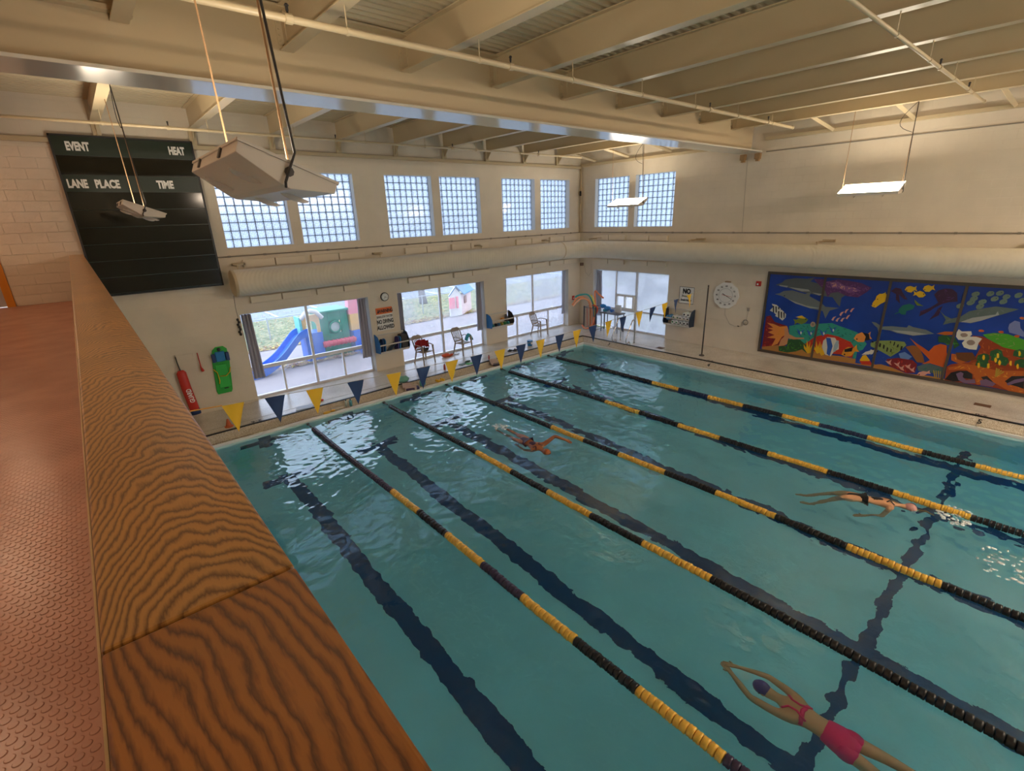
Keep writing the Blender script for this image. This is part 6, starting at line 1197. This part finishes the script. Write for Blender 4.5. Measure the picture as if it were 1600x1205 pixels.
for i, (x, y, z, lab) in enumerate(((7.62, 12.42, -.145, 'yellow dumbbell float hanging on the coping, upper'), (7.64, 12.34, -.15, 'yellow dumbbell float nearest the water'))):
    m = MB(); m.cyl((x - .09, y, z + .02), (x + .09, y, z + .02), .012, 8); m.disc((x - .09, y, z + .02), (1, 0, 0), .045, .04, 12); m.disc((x + .09, y, z + .02), (1, 0, 0), .045, .04, 12); m.build('dumbbell_float', M_yel, label=lab, cat='float', smooth=False)
t = root('swim_fins', (9.15, 12.85, 0), 'pair of dark green swim fins lying on the deck behind the third lane', 'fins')
for k, (x, y, a, mt) in enumerate(((9.02, 12.95, .25, mat('fin_dark', (.03, .10, .05), .5)), (9.22, 12.78, -.15, M_green))):
    m = MB(); d = Vector((math.cos(a), math.sin(a), 0)); s_ = Vector((-d.y, d.x, 0)); c = Vector((x, y, 0)); m.prism([c - d * .25 - s_ * .09, c + d * .05 - s_ * .05, c + d * .05 + s_ * .05, c - d * .25 + s_ * .09], (0, 0, .015)); m.ball(c + d * .14 + Vector((0, 0, .035)), .12, .05, .035, 10, 6); m.build('fin', mt, parent=t)
m = MB(); m.box(9.28, 9.36, 12.86, 12.93, 0, .16); m.box(9.40, 9.46, 12.88, 12.94, 0, .17); m.build('yellow_toy', M_yel, label='yellow and black striped toy behind the green fins', cat='toy')
m = MB(); m.obox((9.87, 12.45, -.03), (.95, -.30, 0), (.25, .80, .5), (-.15, -.47, .86), .14, .13, .025); m.build('foam_block', MATS['block_beige'], label='beige foam block leaning on the coping past the third rope', cat='block', bevel=.01)
m = MB(); m.obox((9.94, 12.38, -.10), (.95, -.30, 0), (.30, .95, 0), (0, 0, 1), .17, .07, .045); m.build('dark_kickboard', mat('board_navy2', (.03, .03, .07), .6), label='navy kickboard under the second foam block', cat='kickboard', bevel=.01)
for k, (x, y, lab) in enumerate(((11.02, 12.95, 'black sandal on the deck behind the sixth yellow pennant'), (11.20, 12.88, 'second black sandal, just right of the first'))):
    m = MB(); m.ball((x, y, .035), .13, .05, .035, 12, 6); m.tube([(x - .02, y - .05, .04), (x, y, .09), (x - .02, y + .05, .04)], .012, 6); m.build('sandal', M_blackr, smooth=True, label=lab, cat='sandal')
t = root('blue_tub', (12.1, 13.05, 0), 'small blue tub with white print on the deck', 'tub')
MB().tube([(12.1, 13.05, 0), (12.1, 13.05, .20)], [.09, .11], 14).build('tub_body', M_blue, parent=t); MB().box(12.05, 12.13, 12.935, 12.945, .07, .13).build('print', M_txtw, parent=t)
m = MB(); m.ball((9.02, 14.12, .06), .17, .10, .06, 12, 6); m.ball((9.22, 14.10, .04), .12, .06, .035, 10, 6); o = m.build('swim_vest', mat('vest_orange', (.65, .10, .03), .7), smooth=True, label='crumpled orange swim vest on the deck between the first two chairs', cat='vest')
for v in o.data.vertices: v.co += Vector((0, 0, noise.noise(v.co * 20))) * .025
m = MB(); m.tube([(9.28, 14.08, .02), (9.4, 14.12, .02), (9.5, 14.05, .02), (9.58, 14.10, .02)], .014, 6); m.build('vest_strap', mat('strap_pale', (.5, .48, .5), .7), label='pale strap trailing from the orange vest', cat='strap')
m = MB(); m.ball((10.6, 12.05, ZW + .01), .13, .09, .05, 12, 6); m.build('floating_toy', mat('toy_blue', (.04, .22, .36), .4), smooth=True, label='blue toy floating at the pool edge below the pennants', cat='toy')
t = root('hanging_walkie', (2.74, 14.24, 1.6), 'dark wind chime like bundle hanging under the end of the air duct', 'cord bundle')
m = MB(); m.tube([(2.80, 14.1, 2.94), (2.80, 14.2, 2.6), (2.82, 14.24, 2.3)], .006, 5); m.build('cord', M_dark, parent=t)
m = MB()
for k in range(7): m.ball((2.80 + .02 * math.sin(k * 2.1), 14.245, 2.30 - k * .065), .035, .03, .04, 8, 5)
m.build('bundle', M_blackr, parent=t)

# ================================================================ SWIMMERS
M_skin = mat('skin', (.68, .36, .20), .5, var=.08, vscale=3); M_skin2 = mat('skin_tanned', (.42, .16, .07), .5, var=.08, vscale=3)
def skin_mesh(name, verts, edges, radii, mt, parent, rootv=0, lev=2):
    me = bpy.data.meshes.new(name); me.from_pydata([tuple(v) for v in verts], edges, []); o = bpy.data.objects.new(name, me); COL.objects.link(o)
    o.modifiers.new('skin', 'SKIN'); 
    if not me.skin_vertices: me.skin_vertices.new() if hasattr(me.skin_vertices, 'new') else None
    sv = me.skin_vertices[0].data
    for i, r in enumerate(radii): sv[i].radius = r if isinstance(r, tuple) else (r, r); sv[i].use_root = (i == rootv)
    o.modifiers['skin'].use_smooth_shade = True; ss = o.modifiers.new('sub', 'SUBSURF'); ss.levels = lev; ss.render_levels = lev
    me.materials.append(mt); o.parent = parent; return o
def swimmer(loc, heading, label, arms, legs, skinm, suit, cap, roll=0, headturn=0, suit_kind='one'):
    """prone body, local +y = direction of the head; arms: two lists of joints elbow, wrist, knuckle"""
    r = root('person', loc, label, 'person'); r.rotation_euler = (0, roll, heading)
    V = []; E_ = []; R_ = []
    def av(p, rad, prev=None):
        V.append(p); R_.append(rad); 
        if prev is not None: E_.append((prev, len(V) - 1))
        return len(V) - 1
    pel = av((0, 0, 0), (.135, .105)); waist = av((0, .17, .01), (.112, .085), pel); rib = av((0, .33, .01), (.135, .10), waist); chest = av((0, .45, .015), (.15, .10), rib)
    nb = av((0, .535, .02), (.075, .062), chest); nk = av((0, .60, .02), .054, nb); h0 = av((0, .665, .005), (.070, .082), nk); h1 = av((0, .745, .0), (.080, .095), h0); h2 = av((0, .82, .01), (.060, .070), h1)
    for s, J in zip((-1, 1), arms):
        sh = av((s * .165, .47, .02), .058, chest); el = av(J[0], .040, sh); wr = av(J[1], .027, el); pm = av(J[2], (.036, .018), wr)
        d = (Vector(J[2]) - Vector(J[1])).normalized(); sd = d.cross(Vector((0, 0, 1))).normalized()
        for k, (off, L) in enumerate(((-.030, .065), (-.010, .078), (.010, .074), (.028, .058))):
            b = Vector(J[2]) + sd * off + d * .025; f1 = av(tuple(b), .0105, pm); f2 = av(tuple(b + d * L * .55 + Vector((0, 0, -.004))), .0085, f1); av(tuple(b + d * L + Vector((0, 0, -.012))), .007, f2)
        b = Vector(J[2]) + sd * (.036 * s) - d * .02; th = av(tuple(b), .011, pm); av(tuple(b + d * .035 + sd * .02 * s), .009, th)
    for s, J in zip((-1, 1), legs):
        hp = av((s * .085, -.06, 0), .095, pel); th = av((s * .095, -.20, -.005), .080, hp); kn = av(J[0], .052, th); cf = av(tuple((Vector(J[0]) * .65 + Vector(J[1]) * .35) + Vector((0, 0, .012))), .050, kn); an = av(J[1], .032, cf)
        ft = av(tuple(Vector(J[1]) + Vector((0, -.10, -.02))), (.040, .022), an); av(tuple(Vector(J[1]) + Vector((0, -.19, -.045))), (.038, .014), ft)
    body = skin_mesh('body', V, E_, R_, skinm, r)
    # face: nose, ears
    f = MB(); f.ball((0, .74, -.093), .012, .022, .016, 8, 6); f.ball((-.080, .73, 0), .008, .022, .016, 8, 6); f.ball((.080, .73, 0), .008, .022, .016, 8, 6)
    o = f.build('nose_and_ears', skinm, parent=None, smooth=True, origin=(0, 0, 0)); o.parent = r
    f = MB(); f.ball((-.03, .765, -.082), .022, .014, .012, 8, 6); f.ball((.03, .765, -.082), .022, .014, .012, 8, 6); f.tube([(-.082, .765, -.02), (-.085, .76, .03), (0, .75, .105), (.085, .76, .03), (.082, .765, -.02)], .006, 5)
    o = f.build('goggles', M_black, smooth=True, origin=(0, 0, 0)); o.parent = r
    f = MB(); rt = Matrix.Rotation(0, 3, 'X'); f.ball((0, .765, .018), .088, .098, .098, 18, 12)
    o = f.build('swim_cap', cap, smooth=True, origin=(0, 0, 0)); o.parent = r
    for v in o.data.vertices:
        if v.co.z < -.03: v.co.z = -.03 + (v.co.z + .03) * .2
    # suit
    if suit_kind in ('low', 'one'):
        sv = [(0, .03, 0), (0, -.05, 0), (-.082, -.13, 0), (.082, -.13, 0), (0, .10, .004), (0, .15, .008)]; se = [(0, 1), (1, 2), (1, 3), (0, 4), (4, 5)]; sr = [(.143, .112), (.137, .110), (.096, .096), (.096, .096), (.126, .100), (.116, .090)]
        if suit_kind == 'one':
            sv += [(0, .20, .01), (0, .34, .01), (0, .42, .012)]; se += [(5, 6), (6, 7), (7, 8)]; sr += [(.118, .09), (.140, .104), (.12, .103)]
        if suit_kind == 'one': skin_mesh('swimsuit', sv, se, sr, suit, r, 0)
        else:
            m = MB(); m.tube([(0, .155, .008), (0, .15, .008), (0, .11, .005), (0, .04, .002), (0, -.03, 0), (0, -.09, 0), (0, -.14, -.01)], [.118, .134, .148, .164, .176, .172, .13], 24, sy=.66)
            for s in (-1, 1): m.ball((s * .086, -.07, .0), .100, .125, .106, 18, 12)
            o = m.build('swimsuit', suit, smooth=True, origin=(0, 0, 0)); o.parent = r
        m = MB()
        for s in (-1, 1):
            m.tube([(s * .10, .30 if suit_kind == 'low' else .42, .098), (s * .045, .40 if suit_kind == 'low' else .47, .112), (s * .05, .48, .105), (s * .10, .53, .065)], .013, 6, sy=.5)
        if suit_kind == 'low': m.tube([(-.14, .33, .03), (-.10, .34, .085), (0, .36, .112), (.10, .34, .085), (.14, .33, .03)], .022, 6, sy=.4)
        o = m.build('suit_strap', suit, smooth=True, origin=(0, 0, 0)); o.parent = r
    return r
M_pink = mat('suit_pink', (.88, .02, .17), .5); M_purp = mat('cap_purple', (.08, .045, .28), .35); M_suitk = mat('suit_black', (.01, .01, .014), .45); M_suitp = mat('suit_pattern', (.06, .015, .05), .5, var=.9, vscale=30)
# streamlined glide, arms stretched ahead (swims up the pool)
swimmer((4.53, .50, ZW - .14), 0.0, 'swimmer in a pink suit and purple cap gliding with both arms stretched ahead',
        [[(-.20, .80, .0), (-.065, 1.06, -.01), (-.03, 1.13, -.012)], [(.20, .78, .0), (.065, 1.06, .01), (.03, 1.13, .012)]],
        [[(-.11, -.46, -.03), (-.12, -.88, .02)], [(.13, -.45, .01), (.17, -.86, -.06)]], M_skin, M_pink, M_purp, suit_kind='low')
# freestyle, arm swung over (far lane)
swimmer((6.78, 7.55, ZW - .035), math.pi - .06, 'distant swimmer with a tan cap lifting one arm out of the water',
        [[(-.42, .62, .16), (-.50, .84, .10), (-.52, .91, .08)], [(.24, .22, -.09), (.21, -.02, -.12), (.21, -.09, -.13)]],
        [[(-.10, -.46, -.04), (-.10, -.86, -.02)], [(.10, -.46, .0), (.10, -.86, -.10)]], M_skin2, M_suitp, mat('cap_rust', (.45, .13, .04), .4), roll=.25)
swimmer((9.42, 1.72, ZW - .055), math.pi + .36, 'swimmer in a black suit and pale pink cap beside the fourth lane rope',
        [[(-.20, .72, -.12), (-.16, .98, -.16), (-.15, 1.05, -.18)], [(.32, .34, -.20), (.38, .10, -.26), (.39, .03, -.28)]],
        [[(-.10, -.42, -.16), (-.10, -.74, -.40)], [(.10, -.40, -.22), (.12, -.66, -.50)]], M_skin, M_suitk, mat('cap_pink', (.62, .30, .26), .4), roll=-.15)
# splashes: foam patches riding on the water
def splash(cx_, cy_, rx, ry, n, lab, seed):
    g_ = random.Random(seed); m = MB()
    for _ in range(n):
        a = g_.uniform(0, 6.28); d = math.sqrt(g_.random()); x = cx_ + rx * d * math.cos(a); y = cy_ + ry * d * math.sin(a); s = g_.uniform(.006, .022)
        m.ball((x, y, ZW + g_.uniform(.0, .02)), s * g_.uniform(1, 2.6), s * g_.uniform(1, 2.6), s * .5, 6, 4)
    m.build('splash_foam', mat('foam', (.75, .82, .84), .4), kind='stuff', label=lab, cat='splash', smooth=True)
splash(9.9, .45, .34, .22, 90, 'white splash ahead of the swimmer in the black suit', 1); splash(6.88, 8.55, .16, .22, 60, 'small kick splash behind the distant swimmer', 2)
splash(8.9, -.25, .45, .35, 60, 'loose foam left on the water near the third rope', 3)

# ================================================================ OUTSIDE: PLAYGROUND
M_pave = mat('play_paving', (.30, .26, .265), .8, var=.12, vscale=.7); M_grass = speckle('leafy_grass', (.10, .135, .045), (.29, .26, .13), 9, .9, .55); M_asph = mat('asphalt', (.20, .23, .28), .8, var=.08, vscale=.3)
MB().box(-6, 40, 14.62, 20.2, -.12, -.01).build('ground_paving', M_pave, kind='structure')
MB().box(16.62, 40, -14, 14.62, -.12, -.01).build('ground_lawn', M_grass, kind='structure')
MB().box(-6, 60, 20.2, 27.0, -.12, -.012).build('ground_grass', M_grass, kind='structure')
car = MB().box(-10, 90, 27.0, 95, -.12, -.014).build('ground_car_park', M_asph, kind='structure')
for i in range(12): MB().box(4.75 + i * 2.5, 4.86 + i * 2.5, 27.3, 32.3, -.013, -.005).build('parking_line', M_txtw, parent=car)
g_ = random.Random(5); m = MB(); m.k = 0
for _ in range(5200):
    q = g_.random()
    if q < .5: x, y = g_.uniform(4, 22), 20.1 + abs(g_.gauss(0, .35))
    elif q < .8: x, y = g_.uniform(2, 24), g_.uniform(20.2, 29)
    else: x, y = g_.gauss(6.0, .9), 16.9 + abs(g_.gauss(0, .25))
    s = g_.uniform(.03, .07); a = g_.uniform(0, 6.28); z = g_.uniform(.0, .06); dx, dy = math.cos(a) * s, math.sin(a) * s; m.k = g_.choice((0, 0, 1, 2))
    m.add([(x - dx, y - dy, z), (x + dy * .6, y - dx * .6, z + g_.uniform(0, .03)), (x + dx, y + dy, z), (x - dy * .6, y + dx * .6, z + g_.uniform(0, .03))], [(0, 1, 2, 3)])
m.build('fallen_leaves', [mat('leaf_brown', (.28, .12, .06), .8), mat('leaf_tan', (.50, .34, .18), .8), mat('leaf_yellow', (.60, .48, .12), .8)], kind='stuff', label='brown and yellow fallen leaves drifted along the grass edge outside', cat='leaves')
fn_ = root('chain_link_fence', (10, 22, 0), 'grey metal fence between the playground and the grass', 'fence')
M_gal = mat('galvanised', (.42, .46, .48), .5, metal=.4)
m = MB(); m.cyl((-2, 22, .90), (26, 22, .90), .022, 6); m.build('top_rail', M_gal, parent=fn_)
for i in range(10): MB().cyl((.4 + i * 2.5, 22, 0), (.4 + i * 2.5, 22, .95), .03, 8).build('fence_post', M_gal, parent=fn_)
m = MB()
for i in range(112):
    x = -2 + i * .25; m.cyl((x, 22, .02), (x + .25, 22, .88), .0025, 3); m.cyl((x + .25, 22, .02), (x, 22, .88), .0025, 3)
tag(m.build('wire_netting', M_gal, parent=fn_), kind='stuff')
# play structure
ps_ = root('play_structure', (6.0, 17.4, 0), 'colourful plastic climbing cube with a blue slide outside the first window', 'play structure')
M_pb = mat('play_blue', (.01, .13, .62), .4); M_pg = mat('play_green', (.0, .24, .14), .4); M_py = mat('play_yellow', (.80, .50, .20), .45); M_pr = mat('play_red', (.62, .06, .10), .45); M_pp = mat('play_pink', (.85, .30, .36), .45); M_pw = mat('play_white', (.75, .74, .70), .5)
def slidep(t): # along the chute
    P = [Vector(p) for p in ((3.45, 16.62, .10), (3.9, 16.7, .14), (4.45, 16.85, .38), (4.95, 17.0, .78), (5.25, 17.1, 1.0), (5.6, 17.2, 1.06))]
    u = t * (len(P) - 1); i = min(int(u), len(P) - 2); f = u - i; p0, p1, p2, p3 = [P[min(max(j, 0), len(P) - 1)] for j in (i - 1, i, i + 1, i + 2)]
    return .5 * ((2 * p1) + (p2 - p0) * f + (2 * p0 - 5 * p1 + 4 * p2 - p3) * f * f + (3 * p1 - p0 - 3 * p2 + p3) * f ** 3)
m = MB(); prof = [(-.27, .18), (-.23, .18), (-.19, .0), (.19, .0), (.23, .18), (.27, .18), (.24, -.10), (-.24, -.10)]
def sl(u, v): p = slidep(v); a, b = prof[int(round(u * 8)) % 8]; return (p.x - a * .20, p.y + a, p.z + b)
m.sheet(sl, 8, 24); m.build('slide_chute', M_pb, parent=ps_, smooth=False)
def arch_panel(mb, x0, x1, y, z0, z1, ax0, ax1, az, th):
    """panel with an arched doorway"""
    n = 10; cx_ = (ax0 + ax1) / 2; r_ = (ax1 - ax0) / 2; P = [(x0, z0), (ax0, z0)] + [(cx_ - r_ * math.cos(math.pi * k / n), az + r_ * math.sin(math.pi * k / n)) for k in range(n + 1)] + [(ax1, z0), (x1, z0), (x1, z1), (x0, z1)]
    mb.prism([(x, y, z) for x, z in P], (0, th, 0))
m = MB(); arch_panel(m, 5.45, 6.05, 17.05, 1.02, 1.65, 5.56, 5.94, 1.25, .08); m.build('yellow_arch_panel', M_py, parent=ps_)
m = MB(); m.tube([(5.42, 17.02, 1.55), (5.60, 17.02, 1.74), (5.78, 17.02, 1.80), (5.96, 17.02, 1.74), (6.15, 17.02, 1.50)], .075, 8); m.build('white_arch_roof', M_pw, parent=ps_, smooth=True)
m = MB(); m.box(5.35, 5.43, 17.0, 17.5, .95, 1.62); m.build('teal_side_panel', mat('play_teal', (.15, .55, .55), .5), parent=ps_)
MB().box(5.5, 6.1, 17.05, 17.7, .02, 1.02).build('blue_base_panel', M_pb, parent=ps_, bevel=.02)
m = MB(); n = 20; c0 = (6.62, 1.08); P = [(6.12 , -.0), (7.12, 0), (7.12, 1.60), (6.12, 1.60)]
m.box(6.12, 7.12, 17.20, 17.30, 0, .50); m.box(6.12, 6.40, 17.20, 17.30, .5, 1.62); m.box(6.86, 7.12, 17.20, 17.30, .5, 1.62); m.box(6.40, 6.86, 17.20, 17.30, 1.30, 1.62); m.box(6.40, 6.86, 17.20, 17.30, .5, .86); m.box(6.12, 6.2, 17.3, 18.1, 0, 1.6); m.box(6.12, 7.12, 18.05, 18.13, 0, 1.6)
m.build('green_wall_panel', M_pg, parent=ps_, bevel=.01)
m = MB(); m.tube([(6.63 + .20 * math.cos(2 * math.pi * k / 20), 17.19, 1.08 + .20 * math.sin(2 * math.pi * k / 20)) for k in range(20)], .035, 6, closed=True); m.build('porthole_ring', M_pg, parent=ps_, smooth=True)
m = MB(); m.disc((6.63, 17.27, 1.08), (0, 1, 0), .19, .02, 20); m.build('porthole', mat('porthole_pale', (.70, .78, .76), .4), parent=ps_)
m = MB(); m.box(6.05, 7.18, 17.12, 18.15, 1.62, 1.70); m.build('green_roof_edge', M_pg, parent=ps_, bevel=.02)
m = MB(); m.tube([(6.05, 17.05, .55), (7.25, 17.05, .55)], .10, 12)
for k in range(8): m.disc((6.12 + k * .15, 17.05, .55), (1, 0, 0), .12, .05, 12)
m.build('red_tunnel_bar', M_pr, parent=ps_, smooth=False)
m = MB(); m.prism([(7.15, 17.1, 1.45)] + [(7.40 - .22 * math.cos(math.pi * k / 8), 17.1, 1.95 + .22 * math.sin(math.pi * k / 8) * 1.3) for k in range(9)] + [(7.62, 17.1, 1.45)], (0, .3, 0)); m.build('pink_peak', M_pp, parent=ps_, bevel=.02)
MB().box(7.18, 7.62, 17.1, 17.4, .85, 1.47).build('yellow_tower_panel', M_py, parent=ps_, bevel=.02)
m = MB(); m.prism([(7.2, 17.0, .0), (8.25, 17.0, 0), (8.25, 17.0, .9), (8.05, 17.0, 1.15), (7.75, 17.0, .85), (7.2, 17.0, .85)], (0, .5, 0)); m.build('blue_climbing_wall', M_pb, parent=ps_, bevel=.02)
MB().box(7.3, 7.9, 16.6, 16.95, .0, .26).build('blue_step', M_pb, parent=ps_, bevel=.04)
ps_.location.x -= .2
# playhouse
ph_ = root('playhouse', (13.4, 19.2, 0), 'small pink and white playhouse with a blue roof outside the middle window', 'playhouse')
m = MB(); m.box(12.62, 13.3, 18.95, 19.05, .02, 1.05); m.prism([(12.62, 18.95, 1.05), (13.3, 18.95, 1.05), (12.96, 18.95, 1.42)], (0, .1, 0)); m.build('front_wall', M_pw, parent=ph_)
m = MB(); m.prism([(13.3, 18.95, .02), (13.3, 18.95, 1.05), (14.6, 19.9, 1.05), (14.6, 19.9, .02)], (-.06, .08, 0)); m.build('side_wall', mat('house_pale_pink', (.66, .50, .48), .5), parent=ph_)
m = MB(); m.prism([(12.52, 18.88, 1.02), (12.96, 18.85, 1.48), (14.3, 19.85, 1.48), (13.95, 20.0, 1.02)], (0, 0, .04)); m.prism([(12.96, 18.85, 1.48), (13.42, 18.85, 1.02), (14.75, 19.85, 1.02), (14.3, 19.85, 1.48)], (0, 0, .04)); m.build('roof', mat('roof_blue', (.05, .20, .38), .5), parent=ph_)
ph_.location = (14.05, 20.25, 0)
MB().box(12.55, 12.85, 18.86, 18.94, .42, .95).build('shutter', M_pp, parent=ph_); MB().box(12.98, 13.08, 18.88, 18.94, .40, .98).build('shutter', M_pp, parent=ph_)
m = MB(); c = Vector((13.75, 19.27, .72)); d = Vector((.807, .59, 0)); s_ = Vector((.59, -.807, 0)); m.obox(c + s_ * .03, d, s_, (0, 0, 1), .16, .01, .18); m.build('window', mat('house_window', (.28, .16, .14), .5), parent=ph_)
m = MB(); m.tube([(14.62, 24.8, -.05), (14.55, 24.8, .6), (14.5, 24.85, 2.0), (14.5, 24.9, 5.5)], [.24, .19, .17, .14], 12); 
tr_ = root('tree', (14.6, 24.8, 0), 'bare tree with a dark trunk on the grass outside the middle window', 'tree'); m.build('trunk', mat('bark', (.14, .12, .11), .9, bump=.6, bscale=12), parent=tr_, smooth=True)
m = MB(); g_ = random.Random(9)
for k in range(12):
    a = g_.uniform(0, 6.28); z = g_.uniform(3.4, 5.4); m.tube([(14.5, 24.9, z), (14.5 + 1.0 * math.cos(a), 24.9 + 1.0 * math.sin(a), z + .9), (14.5 + 1.9 * math.cos(a + .2), 24.9 + 1.9 * math.sin(a + .2), z + 2.0)], [.06, .035, .012], 5)
m.build('branches', MATS['bark'], parent=tr_)
# grey shed / neighbouring building glimpsed beyond the corner windows
bd2 = root('neighbour_building', (26, 40, 0), 'pale low building far beyond the car park', 'building')
MB().box(14, 44, 60, 66, 0, 5).build('wall', mat('far_wall', (.52, .52, .54), .8), parent=bd2); MB().box(13.5, 44.5, 59.6, 66.4, 5, 5.3).build('roof', mat('far_roof', (.25, .26, .30), .8), parent=bd2)
for k in range(8): MB().box(16 + k * 3.4, 17.6 + k * 3.4, 59.94, 60.0, 1.2, 2.8).build('window', MATS['dark_pane'], parent=bd2)
